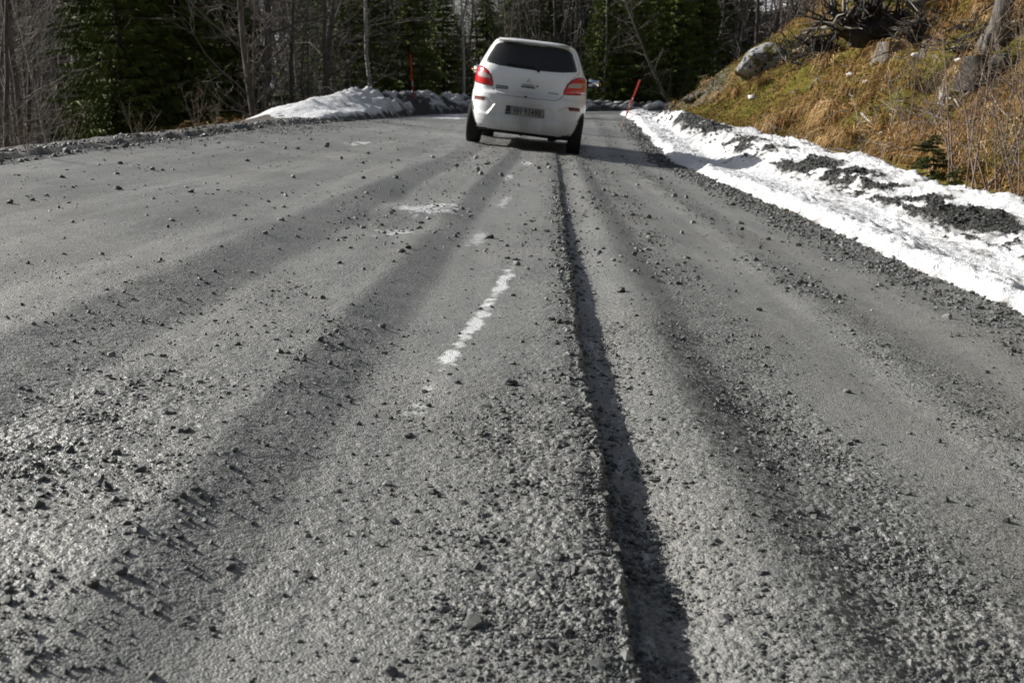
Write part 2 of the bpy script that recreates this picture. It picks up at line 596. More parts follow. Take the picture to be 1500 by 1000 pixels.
def build_road():
    # rows get longer with distance, as the eye resolves them
    v = np.arange(1012, 172, -1.25)
    a = (v - VH) / FPX
    ys = HC / a * 1.0
    ys = ys[ys < 26]
    rows = np.concatenate([np.linspace(-3, ys[0] - .02, 24), ys, np.arange(ys[-1] + .3, 52, .35)])
    nin, nout = 800, 50
    t_in = np.linspace(0, 1, nin); t_o = np.linspace(0, 1, nout + 1)[:-1]
    hw = np.maximum(np.abs(rows), .9) * (840 / FPX) + .05
    c = -KD * rows
    Lm, Rm = left_edge(rows) - .25, np.full_like(rows, 2.05)
    a_ = np.maximum(c - hw, Lm + .01); b_ = np.minimum(c + hw, Rm - .01)
    far = rows > 20
    a_[far] = Lm[far] + .01; b_[far] = Rm[far] - .01
    Lg = np.concatenate([Lm[:, None] + (a_ - Lm)[:, None] * t_o[None], a_[:, None] + (b_ - a_)[:, None] * t_in[None], b_[:, None] + (Rm - b_)[:, None] * (1 - t_o[::-1])[None]], 1)
    Sg = np.repeat(rows[:, None], Lg.shape[1], 1)
    sp = np.maximum(np.gradient(rows), .002)[:, None]       # row spacing
    z = road_z(Sg, Lg)
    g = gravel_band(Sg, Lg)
    def w(lam): return 1 - sst(lam / 3.0, lam / 1.2, sp)
    fade = np.ones_like(sp)
    for lam, amp in ((.09, .0038), (.045, .0022), (.022, .0017), (.011, .0017), (.006, .0016), (.0035, .0012)):
        z = z + amp * (vn(Sg / lam, Lg / lam, int(lam * 1000)) - .5) * (.5 + 1.1 * g) * w(lam)
    for lam, amp, sd in ((.017, .0022, 1), (.010, .0024, 3), (.006, .0019, 5)):
        wo = worley(Sg / lam, Lg / lam, sd)
        pres = sst(.35, .75, vn(Sg / (lam * 2.2), Lg / (lam * 2.2), sd + 2) * .55 + g * .5)
        z = z + amp * np.clip(1 - wo * 1.25, 0, 1) ** .8 * pres * w(lam * 1.3) * (.35 + .75 * np.minimum(g, .8)) * (1 - .45 * np.exp(-((Lg + .66) / .25) ** 2))
    # ice left in the wheel track
    ice = np.zeros_like(z)
    nz = fbm(Sg * 38, Lg * 34, 4, 2); nz2 = fbm(Sg * 11, Lg * 14, 3, 5)
    for (s0, s1, l0, l1, wd, k) in ICE:
        t = np.clip((Sg - s0) / (s1 - s0), 0, 1)
        ll = l0 + (l1 - l0) * t
        m = np.exp(-((Lg - ll) / wd) ** 2) * sst(s0 - .05 * s0, s0 + .04 * s0, Sg) * (1 - sst(s1 - .04 * s1, s1 + .05 * s1, Sg))
        ice = np.maximum(ice, k * sst(.36, .92, m * .80 + (nz - .5) * 1.0 + (nz2 - .5) * 1.0) * sst(.10, .45, m))
    # thin frost smears at the bottom of the rut
    ice = np.maximum(ice, .30 * sst(.55, .7, fbm(Sg * 6, Lg * 50, 3, 1)) * np.exp(-((Lg + rut_wander(Sg) - .125) / .03) ** 2))
    x, y = sl2xy(Sg, Lg)
    nr, nc = Sg.shape
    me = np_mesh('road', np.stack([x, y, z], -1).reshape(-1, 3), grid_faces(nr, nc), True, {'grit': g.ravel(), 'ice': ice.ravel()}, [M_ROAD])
    tag(link('gravel_road', me), 'grey gravel road with wheel ruts', None, None, 'structure')


def lat_of(u, v):
    p = on_ground(u, v); s, l = xy2sl(p[0], p[1])
    return float(s), float(l)


_ia, _ib = lat_of(637, 545), lat_of(735, 418)
_ic, _id = lat_of(735, 300), lat_of(745, 262)
_ie, _if = lat_of(520, 290), lat_of(670, 297)
ICE = [(_ia[0], _ib[0], _ia[1] + .01, _ib[1], .028, .80), (_ib[0] - .1, _ib[0] + .45, _ib[1], _ib[1] + .015, .03, .8), (_ia[0] - .32, _ia[0] - .12, _ia[1] - .01, _ia[1], .03, .5),
       (_ic[0] - .3, _ic[0] + .6, _ic[1], _ic[1] + .02, .05, .50), (_id[0] - .2, _id[0] + .7, _id[1] - .02, _id[1], .05, .56), (_ic[0] - 2.0, _ic[0] - 1.5, _ic[1] - .05, _ic[1], .05, .5),
       (_id[0] + 2.4, _id[0] + 3.4, _id[1] + .1, _id[1] + .1, .08, .6), (_ie[0] - .3, _ie[0] + .45, -.64, -.6, .20, .75), (_ie[0] - 1.2, _ie[0] - .9, -.66, -.62, .10, .8),
       (11.0, 12.2, -2.0, -2.0, .1, .75), (24, 30, -2.2, -2.4, .5, .8), (26, 31, -1.2, -1.2, .3, .7)]
build_road()


# ------------------------------------------------------------------ stones
_t = (1 + 5 ** .5) / 2
ICO_V = np.array([(-1, _t, 0), (1, _t, 0), (-1, -_t, 0), (1, -_t, 0), (0, -1, _t), (0, 1, _t), (0, -1, -_t), (0, 1, -_t), (_t, 0, -1), (_t, 0, 1), (-_t, 0, -1), (-_t, 0, 1)], float)
ICO_V /= np.linalg.norm(ICO_V[0])
ICO_F = np.array([(0, 11, 5), (0, 5, 1), (0, 1, 7), (0, 7, 10), (0, 10, 11), (1, 5, 9), (5, 11, 4), (11, 10, 2), (10, 7, 6), (7, 1, 8), (3, 9, 4), (3, 4, 2), (3, 2, 6), (3, 6, 8), (3, 8, 9), (4, 9, 5), (2, 4, 11), (6, 2, 10), (8, 6, 7), (9, 8, 1)])


OCT_V = np.array([(1, 0, 0), (-1, 0, 0), (0, 1, 0), (0, -1, 0), (0, 0, 1), (0, 0, -1)], float)
OCT_F = np.array([(0, 2, 4), (2, 1, 4), (1, 3, 4), (3, 0, 4), (2, 0, 5), (1, 2, 5), (3, 1, 5), (0, 3, 5)])


def stone_cloud(pos, size, seed=0, BV=ICO_V, BF=ICO_F):
    """many small angular stones as one mesh; pos (N,3), size (N,) = longest radius"""
    r = np.random.default_rng(seed)
    n = len(pos)
    nb = len(BV)
    v = BV[None] * (1 + r.uniform(-.34, .26, (n, nb, 1))) + r.normal(0, .08, (n, nb, 3))
    sc = np.stack([np.ones(n), r.uniform(.55, .95, n), r.uniform(.42, .8, n)], -1)
    v = v * sc[:, None, :]
    # random turn, mostly about the vertical, some tilt
    a = r.uniform(0, 2 * np.pi, n); ti = r.normal(0, .45, n)
    ct, st = np.cos(ti)[:, None], np.sin(ti)[:, None]
    y, z = v[..., 1] * ct - v[..., 2] * st, v[..., 1] * st + v[..., 2] * ct
    ca, sa = np.cos(a)[:, None], np.sin(a)[:, None]
    x2, y2 = v[..., 0] * ca - y * sa, v[..., 0] * sa + y * ca
    v = np.stack([x2, y2, z], -1) * size[:, None, None] + pos[:, None, :]
    f = BF[None] + (np.arange(n) * nb)[:, None, None]
    return v.reshape(-1, 3), f.reshape(-1, 3)


def scatter_road(n, smin, smax, dens, size_med, size_sig, size_cap, seed, lmin=-3.3, lmax=1.95, power=2.0):
    r = np.random.default_rng(seed)
    s = smin * (smax / smin) ** (r.random(n))           # denser in front, thinning with distance
    l = r.uniform(0, 1, n)
    half = s * (820 / FPX) + .1
    a = np.maximum(-KD * s - half, np.maximum(lmin, left_edge(s) - .1)); b = np.minimum(-KD * s + half, lmax)
    l = a + (b - a) * l
    keep = r.random(n) < np.clip(gravel_band(s, l) ** power * dens + .02, 0, 1)
    s, l = s[keep], l[keep]
    size = np.minimum(size_med * np.exp(r.normal(0, size_sig, len(s))), size_cap)
    return s, l, size


def place(s, l, size, sink=.06):
    x, y = sl2xy(s, l)
    return np.stack([x, y, road_z(s, l) + size * sink], -1)


parts = []
for args in ((100000, .82, 3.2, 1.0, .0021, .45, .0075, 1), (19000, 1.2, 6, .9, .0038, .45, .011, 2), (22000, 4, 15, .9, .0068, .45, .018, 3), (8000, 11, 24, .9, .010, .4, .022, 4)):
    s, l, sz = scatter_road(*args)
    parts.append((s, l, sz))
gs, gl, gsz = [np.concatenate(a) for a in zip(*parts)]
# clods along the edge of the road and on the left berm
r_ = np.random.default_rng(8)
es = 2.5 * (24 / 2.5) ** r_.random(5200); el = 1.62 + r_.normal(.05, .13, 5200)
es2 = 4.0 * (22 / 4.0) ** r_.random(4500); el2 = left_edge(es2) - np.abs(r_.normal(.05, .22, 4500)) + .12
esz = np.minimum((.0030 + .0008 * es) * np.exp(r_.normal(0, .45, 5200)), .035)
esz2 = np.minimum((.004 + .0006 * es2) * np.exp(r_.normal(0, .45, 4500)), .04)
# crumbs broken off the edge of the deep rut
cs_ = .85 * (9 / .85) ** r_.random(1500)
cl_ = .080 - rut_wander(cs_) + r_.normal(-.012, .022, 1500)
csz = np.minimum((.0022 + .0011 * cs_) * np.exp(r_.normal(0, .5, 1500)), .012)
gs, gl, gsz = np.concatenate([gs, cs_]), np.concatenate([gl, cl_]), np.concatenate([gsz, csz])
x1, y1 = sl2xy(es, el); x2, y2 = sl2xy(es2, el2)
P = np.concatenate([place(gs, gl, gsz), np.stack([x1, y1, base_z(x1, y1) + esz * .2], -1), np.stack([x2, y2, base_z(x2, y2) + esz2 * .2], -1)])
SZ = np.concatenate([gsz, esz, esz2])
tiny = SZ / np.maximum(P[:, 1], .5) < .0024
va, fa = stone_cloud(P[~tiny], SZ[~tiny], 5)
vb, fb = stone_cloud(P[tiny], SZ[tiny] * 1.1, 6, OCT_V, OCT_F)
vv, ff = np.concatenate([va, vb]), np.concatenate([fa, fb + len(va)])
tn = np.clip(np.random.default_rng(6).beta(2, 2.2, len(P)), 0, 1)
tone = np.concatenate([np.repeat(tn[~tiny], 12), np.repeat(tn[tiny], 6)])
o = link('gravel', np_mesh('gravel', vv, ff, False, {'tone': tone}, [M_STONE]))
tag(o, 'loose grey gravel scattered over the road', None, None, 'stuff')


def rock_mesh(name, mat_, seed, sub=2, flat=(1, .8, .62), jag=.28, smooth=False):
    bm = bmesh.new()
    bmesh.ops.create_icosphere(bm, subdivisions=sub, radius=1)
    r = np.random.default_rng(seed)
    ax = r.normal(size=(9, 3)); ax /= np.linalg.norm(ax, axis=1)[:, None]
    cut = r.uniform(.55, .9, 9)
    ph = r.uniform(0, 6, (4, 3))
    for v in bm.verts:
        p = np.array(v.co)
        for a, c in zip(ax, cut):              # flat broken faces
            d = p @ a
            if d > c: p = p - a * (d - c) * .92
        w = 1 + jag * .35 * sum(math.sin(3.1 * (k + 1) * .6 * p[k % 3] + ph[k][0]) for k in range(4)) / 2 + r.normal(0, jag * .09)
        v.co = Vector(p * w * np.array(flat))
    me = bpy.data.meshes.new(name)
    bm.to_mesh(me); bm.free()
    for q in me.polygons: q.use_smooth = smooth
    me.materials.append(mat_)
    return me


STONE_M = [rock_mesh('stone', M_STONEO, 20 + k, 2, (1, random.uniform(.6, .95), random.uniform(.5, .8))) for k in range(9)]


def put_stone(x, y, size, label, group=None, z=None, mesh=None, sink=.22, name='stone'):
    o = link(name, mesh or random.choice(STONE_M))
    o.location = (x, y, (gz(x, y) if z is None else z) + size * sink)
    o.scale = (size, size, size)
    o.rotation_euler = (random.uniform(-.3, .3), random.uniform(-.3, .3), random.uniform(0, 6.28))
    return tag(o, label, 'stone', group)


# the stones one can pick out, surveyed from the photograph: (u, v, width in photo pixels)
BIG = [(137, 858, 26, 'dark angular stone lying alone in the lower left of the grey road'),
       (178, 844, 24, 'flat dark stone just beyond the angular stone in the lower left'),
       (572, 985, 34, 'largest dark stone at the bottom edge, left of the deep rut'),
       (1190, 752, 26, 'pale pointed stone casting a shadow on the right gravel strip'),
       (1197, 785, 24, 'grey stone just below the pale pointed stone on the right strip'),
       (12, 888, 30, 'flat dark stone at the far left of the road near the bottom'),
       (748, 563, 24, 'dark stone on the loose heap left of the rut, past the white ice'),
       (695, 914, 40, 'broad flat stone half sunk in the mud left of the rut'),
       (268, 633, 26, 'dark stone among small rubble on the left half of the road'),
       (290, 560, 17, 'grey stone on the left half of the road, upper of a pair'),
       (469, 500, 16, 'flat dark stone on the smooth track left of the ice streak'),
       (496, 386, 14, 'dark stone on the far left gravel strip below the pothole'),
       (1262, 862, 18, 'dark stone on the lower right gravel strip')]
for u, v, wpx, lab in BIG:
    p = on_ground(u, v)
    put_stone(p[0], p[1], wpx / FPX * p[1] * .5, lab)
cand = []
r_ = np.random.default_rng(21)
n = 2600
s = .9 * (12 / .9) ** r_.random(n)
half = s * (740 / FPX)
a = np.maximum(-KD * s - half, -2.7); b = np.minimum(-KD * s + half, 1.7)
l = a + (b - a) * r_.random(n)
k = r_.random(n) < np.clip(gravel_band(s, l) * .40 + .05, 0, 1)
s, l = s[k], l[k]
px = np.minimum(5.0 * np.exp(np.abs(r_.normal(0, .36, len(s)))), 22)
size = np.minimum(px / FPX * s * .5 * 1.25, .030)
order = np.argsort(-size / s)[:285]
for i in order:
    x, y = sl2xy(s[i], l[i])
    put_stone(float(x), float(y), float(size[i]), 'small loose grey stone lying on the gravel road', 'loose stones on the gravel road')

# ------------------------------------------------------------------ right-hand bank
def build_hill():
    s = np.concatenate([np.linspace(-4, 5, 30), np.linspace(5.1, 34, 330), np.linspace(34.3, 62, 60)])
    l = np.concatenate([np.linspace(1.62, 4.4, 90), np.linspace(4.43, 9, 120), np.linspace(9.1, 14.2, 40)])
    S, L = np.meshgrid(s, l, indexing='ij')
    z = np.where(L < 1.8, road_z(S, L) - .02, right_z(S, np.maximum(L, 1.8)))
    x, y = sl2xy(S, L)
    _, _, lD = lnodes(S)
    rock = sst(.35, .8, np.exp(-((S - 30) / 5) ** 2) * np.exp(-((L - lD - 1.1) / 1.0) ** 2))
    f = grid_faces(len(s), len(l))
    c = .25 * (L.ravel()[f].sum(1)); cs = .25 * S.ravel()[f].sum(1)
    lDf = lnodes(cs)[2]
    me = np_mesh('mossy_bank', np.stack([x, y, z], -1).reshape(-1, 3), f, True, {'rock': rock.ravel(), 'litter': (.0 * z).ravel(), 'soil_shade': hollow_w(x, y).ravel()}, [M_HILL, M_VERGE], (c < lDf - .55).astype(int))
    tag(link('mossy_hillside', me), 'mossy hillside with dry grass right of the road', None, None, 'structure')


build_hill()


def snow_edge(s):
    return 1.74 + .10 * (fbm(s * 1.3, s * 0 + 2, 3, 3) - .5) * 2 + .05 * (vn(s * 7, s * 0, 2) - .5)


def build_snow():
    s = np.concatenate([np.linspace(-3, 3, 30), np.geomspace(3.05, 33, 720)])
    l = np.linspace(1.6, 4.6, 250)
    S, L = np.meshgrid(s, l, indexing='ij')
    lB, lC, lD = lnodes(S)
    x, y = sl2xy(S, L)
    lo = snow_edge(S)
    hi = lD + .30 * (fbm(S * .6, S * 0 + 9, 3, 5) - .5) * 2 + .12 * (fbm(S * 2.2, L, 2, 1) - .5) * 2 - .02
    n1 = fbm(x * 3, y * 3, 4, 2)
    mask = sst(lo - .02, lo + .22, L + .10 * (fbm(S * 9, L * 9, 3, 4) - .5)) * (1 - sst(hi - .22, hi + .03, L + .10 * (fbm(S * 6, L * 9, 3, 6) - .5)))
    mask = mask * (1 - sst(31, 33, S))
    # bare spot behind the saplings
    mask = mask * (1 - .95 * np.exp(-(((S - 10.9) / 1.5) ** 2 + ((L - 3.72) / .20) ** 2) ** 2))
    th = .13 * mask - .045
    # plough furrow and lumps on the crest
    th = th + .05 * np.exp(-((L - lC) / .22) ** 2) * (fbm(S * 1.4, L * 3, 3, 3)) * mask
    lump = worley(S * 4.2, L * 5.5, 2)
    crestw = np.exp(-((L - lC + .02) / .26) ** 2)
    th = th + .05 * np.clip(1 - lump, 0, 1) * crestw * mask * sst(.4, .6, fbm(S * .9, L, 2, 6))
    th = th + (.05 * (n1 - .5) + .03 * (fbm(x * 9, y * 9, 3, 5) - .5) + .013 * (vn(S * 40, L * 40, 3) - .5)) * mask
    th = th + .022 * np.clip(1 - worley(S * 9, L * 11, 5), 0, 1) * mask * sst(.35, .6, fbm(S * 1.3, L * 3, 3, 3))
    # plough tool marks along the ditch
    th = th - .005 * np.abs(np.sin((L + .1 * vn(S * .4, L * 0, 1)) * 14)) * np.exp(-((L - lB) / .25) ** 2) * mask
    d = np.exp(-((L - lC + .03 + .10 * (fbm(S * .5, S * 0 + 5, 2, 4) - .5)) / .27) ** 2)
    seg = fbm(S * 1.2 + 3, S * 0 + 1, 3, 2) * .6 + .4 * fbm(S * 2.4 + 2 * L, L * 5 - S, 4, 5)
    dirt = d * (.05 + 1.25 * sst(.42, .58, seg)) * np.interp(S, [0, 5.6, 6.4, 8, 14, 20, 24, 30], [0, 0, .5, 1.05, 1.0, .85, .45, .2])
    dirt = dirt + .55 * (fbm(x * 7, y * 3.2, 4, 6) - .55) * (dirt > .05)
    dirt = np.maximum(dirt, .46 * sst(.62, .78, fbm(S * 3.1 + L, L * 8, 4, 3)) * sst(lo + .1, lo + .4, L))
    dirt = np.maximum(dirt, .62 * sst(.60, .72, fbm(S * 6, L * 14, 4, 1)) * np.exp(-((L - lC + .25) / .28) ** 2))
    dirt = np.maximum(dirt, (1 - sst(lo + .0, lo + .16, L)) * .75 * (fbm(S * 9, L * 9, 3, 1) + .25))
    z = right_z(S, np.maximum(L, 1.8)) + th
    z = z + .022 * sst(.35, .6, dirt) * (vn(S * 19, L * 19, 2) * .6 + vn(S * 45, L * 45, 1) * .7) * mask
    f = grid_faces(len(s), len(l))
    keep = (mask.ravel()[f].max(1) > .12)
    me = np_mesh('snow_verge', np.stack([x, y, z], -1).reshape(-1, 3), f[keep], True, {'dirt': dirt.ravel()}, [M_SNOW])
    tag(link('snow_verge', me), 'dirty snow ploughed along the right verge', None, None, 'structure')
    # clods of dirt thrown up on the crest
    r = np.random.default_rng(4)
    n = 22000
    cs = 5.5 * (27 / 5.5) ** r.random(n); cl = lnodes(cs)[1] + r.normal(-.03, .22, n)
    i = np.clip(np.searchsorted(s, cs), 0, len(s) - 1); j = np.clip(np.searchsorted(l, cl), 0, len(l) - 1)
    k = (dirt[i, j] > .56 - .10 * r.random(n)) & (mask[i, j] > .5)
    cs, cl, i, j = cs[k], cl[k], i[k], j[k]
    sz = np.minimum((.0024 + .0005 * cs) * np.exp(r.normal(0, .5, len(cs))), .03)
    cx, cy = sl2xy(cs, cl)
    v, fc = stone_cloud(np.stack([cx, cy, z[i, j] + sz * .25], -1), sz, 9)
    o = link('dirt_clods', np_mesh('dirt_clods', v, fc, False, {'tone': np.repeat(r.random(len(cs)) * .18, 12)}, [M_STONE]))
    tag(o, 'dark lumps of ploughed dirt along the snow crest', None, None, 'stuff')


build_snow()


# ------------------------------------------------------------------ left verge, forest floor, hill beyond
def build_left():
    s = np.concatenate([np.linspace(-3, 4, 20), np.geomspace(4.1, 60, 420)])
    e = np.concatenate([np.linspace(-.25, 1.2, 60), np.linspace(1.25, 7, 60)])
    S, E = np.meshgrid(s, e, indexing='ij')
    L = left_edge(S) - E
    x, y = sl2xy(S, L)
    z = left_z(S, L, x, y) + .03 * (vn(S * 6, E * 6, 1) - .5) + .02 * (vn(S * 14, E * 14, 2) - .5) * sst(-.1, .1, E)
    z = np.where(E < -.02, np.minimum(z, road_z(S, L) + .012 * sst(-.25, 0, E) - .006), z)
    litter = sst(.35, 1.0, E)
    me = np_mesh('left_verge', np.stack([x, y, z], -1).reshape(-1, 3), grid_faces(len(s), len(e))[:, ::-1], True, {'litter': litter.ravel()}, [M_VERGE])
    tag(link('gravel_verge', me), 'stony verge falling away to the wood', None, None, 'structure')


build_left()


def build_mound_snow():
    s = np.linspace(12.5, 62, 620)
    e = np.linspace(-.15, 2.6, 120)
    S, E = np.meshgrid(s, e, indexing='ij')
    L = left_edge(S) - E
    x, y = sl2xy(S, L)
    zb = left_z(S, L, x, y)
    m = mound_h(S)
    n = fbm(S * .9, E * 2.2, 4, 3)
    cover = sst(.02, .22, m) * sst(-.10, .10, E + .12 * (fbm(S * 2, E * 4, 3, 2) - .5)) * (1 - sst(.9, 1.4, E + .5 * (fbm(S * .7, E, 3, 4) - .5)))
    th = .09 * cover - .04
    lump = np.clip(1 - worley(S * 2.0, E * 3.2, 4), 0, 1)
    rough = np.interp(S, [12, 22, 25, 62], [.05, .12, .8, .8])
    th = th + (.22 * lump * rough + .06 * (n - .5)) * cover
    # dirt: bands low on the mound and on top of the far half
    dirt = np.interp(S, [12, 20, 24, 26, 40, 62], [.0, .04, .34, .60, .56, .46]) * (.30 + 1.35 * fbm(S * 1.0, E * 4.5, 4, 6)) * (1 - .35 * sst(.3, .7, lump))
    dirt = dirt + .5 * np.exp(-((E - .38 - .12 * (fbm(S * .4, S * 0, 2, 1) - .5)) / .10) ** 2) * sst(.35, .6, fbm(S * .8, S * 0 + 4, 3, 2)) * sst(16, 19, S)
    dirt = np.maximum(dirt, (1 - sst(-.02, .12, E)) * .8 * (fbm(S * 5, E * 9, 3, 1) + .3))
    # earth heap round the marker pole
    heap = np.exp(-(((S - 29.2) / 1.3) ** 2 + ((E - .15) / .5) ** 2))
    dirt = np.maximum(dirt, .95 * sst(.25, .6, heap))
    z = zb + th + .16 * heap * cover + .02 * (vn(S * 12, E * 12, 2) - .5)
    f = grid_faces(len(s), len(e))[:, ::-1]
    keep = cover.ravel()[f].max(1) > .15
    me = np_mesh('snow_bank', np.stack([x, y, z], -1).reshape(-1, 3), f[keep], True, {'dirt': dirt.ravel()}, [M_SNOW])
    tag(link('snow_bank', me), 'ploughed snow bank with dirt on the outside of the bend', None, None, 'structure')


build_mound_snow()


def build_ground():
    def axis(lo, hi, fine_lo, fine_hi, d):
        mid = np.arange(fine_lo, fine_hi, d)
        a = fine_lo - np.geomspace(d, fine_lo - lo, 46)[::-1]
        b = fine_hi + np.geomspace(d, hi - fine_hi, 46)
        return np.concatenate([a, mid, b])
    xs = axis(-420, 420, -40, 45, .55); ys = axis(-120, 620, -6, 105, .55)
    X, Y = np.meshgrid(xs, ys, indexing='ij')
    s, l = xy2sl(X, Y)
    z = left_z(s, np.minimum(l, left_edge(s) - .3), X, Y)
    e = left_edge(s) - l
    inside = e < 6.2
    z = np.where(inside, np.minimum(z - .35, road_plane(s, np.clip(l, -3.4, 2)) - .6), z)
    # beyond the small hill on the right the land goes on rising
    z = np.where((l > 13.2), np.where(Y > CY, right_z(np.clip(s, -4, 62), np.full_like(l, 13.2)) - .4 - .25 * (l - 13.2), right_z(np.clip(s, -4, 28), np.minimum(np.maximum(l, 1.8), 40)) - .5), z)
    r = np.hypot(X, Y)
    snow = sst(.44, .62, fbm(X * .06, Y * .06, 4, 6)) * sst(44, 50, Y) * (1 - sst(120, 180, Y)) * .8
    # snow lying open behind the thin trunks
    for px_, py_, rx, ry in ((-12.8, 66, 4.2, 9), (-16.5, 62, 2, 5), (-9.0, 72, 2, 8)):
        snow = np.maximum(snow, np.exp(-(((X - px_) / rx) ** 2 + ((Y - py_) / ry) ** 2) ** 1.5) * (.5 + .8 * fbm(X * .9, Y * .4, 3, 2)))
    me = np_mesh('ground', np.stack([X, Y, z], -1).reshape(-1, 3), grid_faces(len(xs), len(ys))[:, ::-1], True, {'snow': snow.ravel()}, [M_GROUND])
    tag(link('ground', me), 'forest floor and wooded hills', None, None, 'structure')


build_ground()


# ------------------------------------------------------------------ trees
def m_bark(name, stops, scale=(6, 6, 1.2)):
    g = G(mat(name, .9, spec=.15))
    f = g.noise(3.0, 5, .65, vec=g.stretch(scale))
    c = g.ramp(f, stops)
    return g.out(c, None, g.bump(f, .6, .03))


M_GREY = m_bark('grey_bark', [(.3, (.055, .050, .045)), (.55, (.13, .12, .11)), (.75, (.21, .20, .185))])
M_BIRCH = m_bark('birch_bark', [(.30, (.05, .045, .04)), (.42, (.26, .25, .235)), (.7, (.50, .49, .47))], (2, 2, 5))
M_DARKB = m_bark('spruce_bark', [(.3, (.028, .022, .018)), (.7, (.085, .070, .058))])
M_TWIG = mat('twigs', .85, (.165, .150, .138), .1)
M_TWIGP = mat('pale_twigs', .8, (.20, .165, .14), .15)


def m_needles(name, a, b):
    g = G(mat(name, .7, spec=.15))
    c = g.ramp(g.noise(1.3, 4, .6), [(.3, a), (.7, b)])
    c = g.mixc(g.rampf(g.noise(22, 2, .6), .4, .7, 0, .5), c, tuple(x * 1.5 for x in b))
    g.p.inputs['Transmission Weight'].default_value = 0
    return g.out(c)


M_NEEDLE = m_needles('spruce_needles', (.030, .048, .013), (.11, .145, .030))
M_GREYD = m_bark('dark_grey_bark', [(.3, (.05, .045, .041)), (.55, (.11, .10, .092)), (.75, (.19, .18, .165))])
M_NEEDLE_Y = m_needles('young_needles', (.030, .045, .012), (.075, .090, .022))

UP = np.array([0, 0, 1.0])


def wander(p0, d, length, n, bend, r, up=0.0):
    pts = [np.array(p0, float)]
    d = np.array(d, float); d /= np.linalg.norm(d)
    for k in range(n):
        d = d + r.normal(0, bend, 3) + UP * up
        d /= np.linalg.norm(d)
        pts.append(pts[-1] + d * length / n)
    return np.array(pts)


def bare_tree(seed, H, r0, lean=.03, nb=34, low=.10, twig=1.0):
    r = np.random.default_rng(seed)
    tr = Acc(); cr = Acc()
    n = 14
    path = wander((0, 0, -.4), (r.normal(0, lean), r.normal(0, lean), 1), H + .4, n, .045, r, .03)
    rad = r0 * (1 - np.linspace(0, 1, n + 1) * .86) ** 1.0; rad[0] *= 1.5; rad[1] *= 1.1
    tr.tube(path, rad, 7)
    for k in range(nb):
        t = low + (.97 - low) * (k + r.random()) / nb
        i = min(int(t * n), n - 1); f = t * n - i
        p = path[i] * (1 - f) + path[i + 1] * f
        a = r.uniform(0, 6.28)
        el = r.uniform(.1, .9)
        d = np.array([math.cos(a) * math.cos(el), math.sin(a) * math.cos(el), math.sin(el)])
        L = H * r.uniform(.07, .20) * (1.1 - .5 * t) * (1.3 if r.random() < .2 else 1)
        br = wander(p, d, L, 5, .14, r, .05)
        b0 = max(r0 * (1 - t * .8) * r.uniform(.16, .34), .007)
        (tr if b0 > .03 else cr).tube(br, b0 * np.linspace(1, .3, 6), 4)
        for q in range(int(6 * twig)):
            m = r.integers(1, 6)
            d2 = (br[m] - br[m - 1]); d2 /= np.linalg.norm(d2) + 1e-9
            d2 = d2 + r.normal(0, .55, 3)
            tw = wander(br[m], d2, L * r.uniform(.25, .5), 3, .16, r, .0)
            cr.tube(tw, np.array([.007, .0055, .004, .0025]), 3)
            for q2 in range(2):
                d3 = tw[2] - tw[1]; d3 /= np.linalg.norm(d3) + 1e-9
                cr.tube(wander(tw[r.integers(1, 4)], d3 + r.normal(0, .6, 3), L * r.uniform(.12, .28), 2, .2, r), np.array([.0045, .0035, .002]), 3)
    return tr, cr


def spruce(seed, H, Rm, dens=1.0, first=.35, gap=.21, fine=1.0):
    r = np.random.default_rng(seed)
    tr = Acc(); cr = Acc()
    path = np.stack([np.zeros(9), np.zeros(9), np.linspace(-.4, H, 9)], -1) + r.normal(0, .02, (9, 3))
    tr.tube(path, np.linspace(.045 + .012 * H, .012, 9) * fine, 7)
    V, Q = [], []
    z = first
    while z < H - .1:
        f = 1 - z / H
        nbr = int(r.integers(6, 9))
        a0 = r.uniform(0, 6.28)
        for k in range(nbr):
            a = a0 + 6.28 * k / nbr + r.normal(0, .25)
            L = Rm * (f ** .8) * r.uniform(.62, 1.12) + .12 * fine
            h = np.array([math.cos(a), math.sin(a), 0])
            sag = .42 * f + .05
            m = 7
            t = np.linspace(0, 1, m)
            br = np.array([0, 0, z + r.normal(0, .05)]) + np.outer(t * L, h) + np.outer((.16 * t - sag * t ** 1.4 + .22 * t ** 3 * f) * L, UP)
            tr.tube(br, np.linspace(.022, .005, m) * fine, 3)
            ns = int((20 + 32 * L) * dens / fine ** .5)
            tt = r.uniform(.12, 1.0, ns)
            side = r.choice([-1, 1], ns)
            base = np.stack([np.interp(tt, t, br[:, c]) for c in range(3)], -1)
            perp = np.array([-h[1], h[0], 0])
            d = h[None] * r.uniform(.3, .9, ns)[:, None] + perp[None] * (side * r.uniform(.3, 1.1, ns))[:, None] + UP[None] * r.normal(-.35, .28, ns)[:, None]
            d /= np.linalg.norm(d, axis=1)[:, None]
            ln = fine * (.14 + .18 * r.random(ns)) * (.55 + .6 * min(L, 1.6) / 1.6)
            wd = ln * r.uniform(.05, .11, ns)
            wv = np.cross(d, r.normal(size=(ns, 3))); wv /= np.linalg.norm(wv, axis=1)[:, None]
            p1 = base + d * (ln * .45)[:, None] + wv * wd[:, None]
            p2 = base + d * (ln * .45)[:, None] - wv * wd[:, None]
            p3 = base + d * ln[:, None] - UP[None] * (ln * .18)[:, None]
            V.append(np.stack([base, p1, p3, p2], 1).reshape(-1, 3))
        z += gap * r.uniform(.75, 1.25) * (.75 + .6 * f)
    V = np.concatenate(V)
    cr.faces(V, q=np.arange(len(V)).reshape(-1, 4))
    return tr, cr


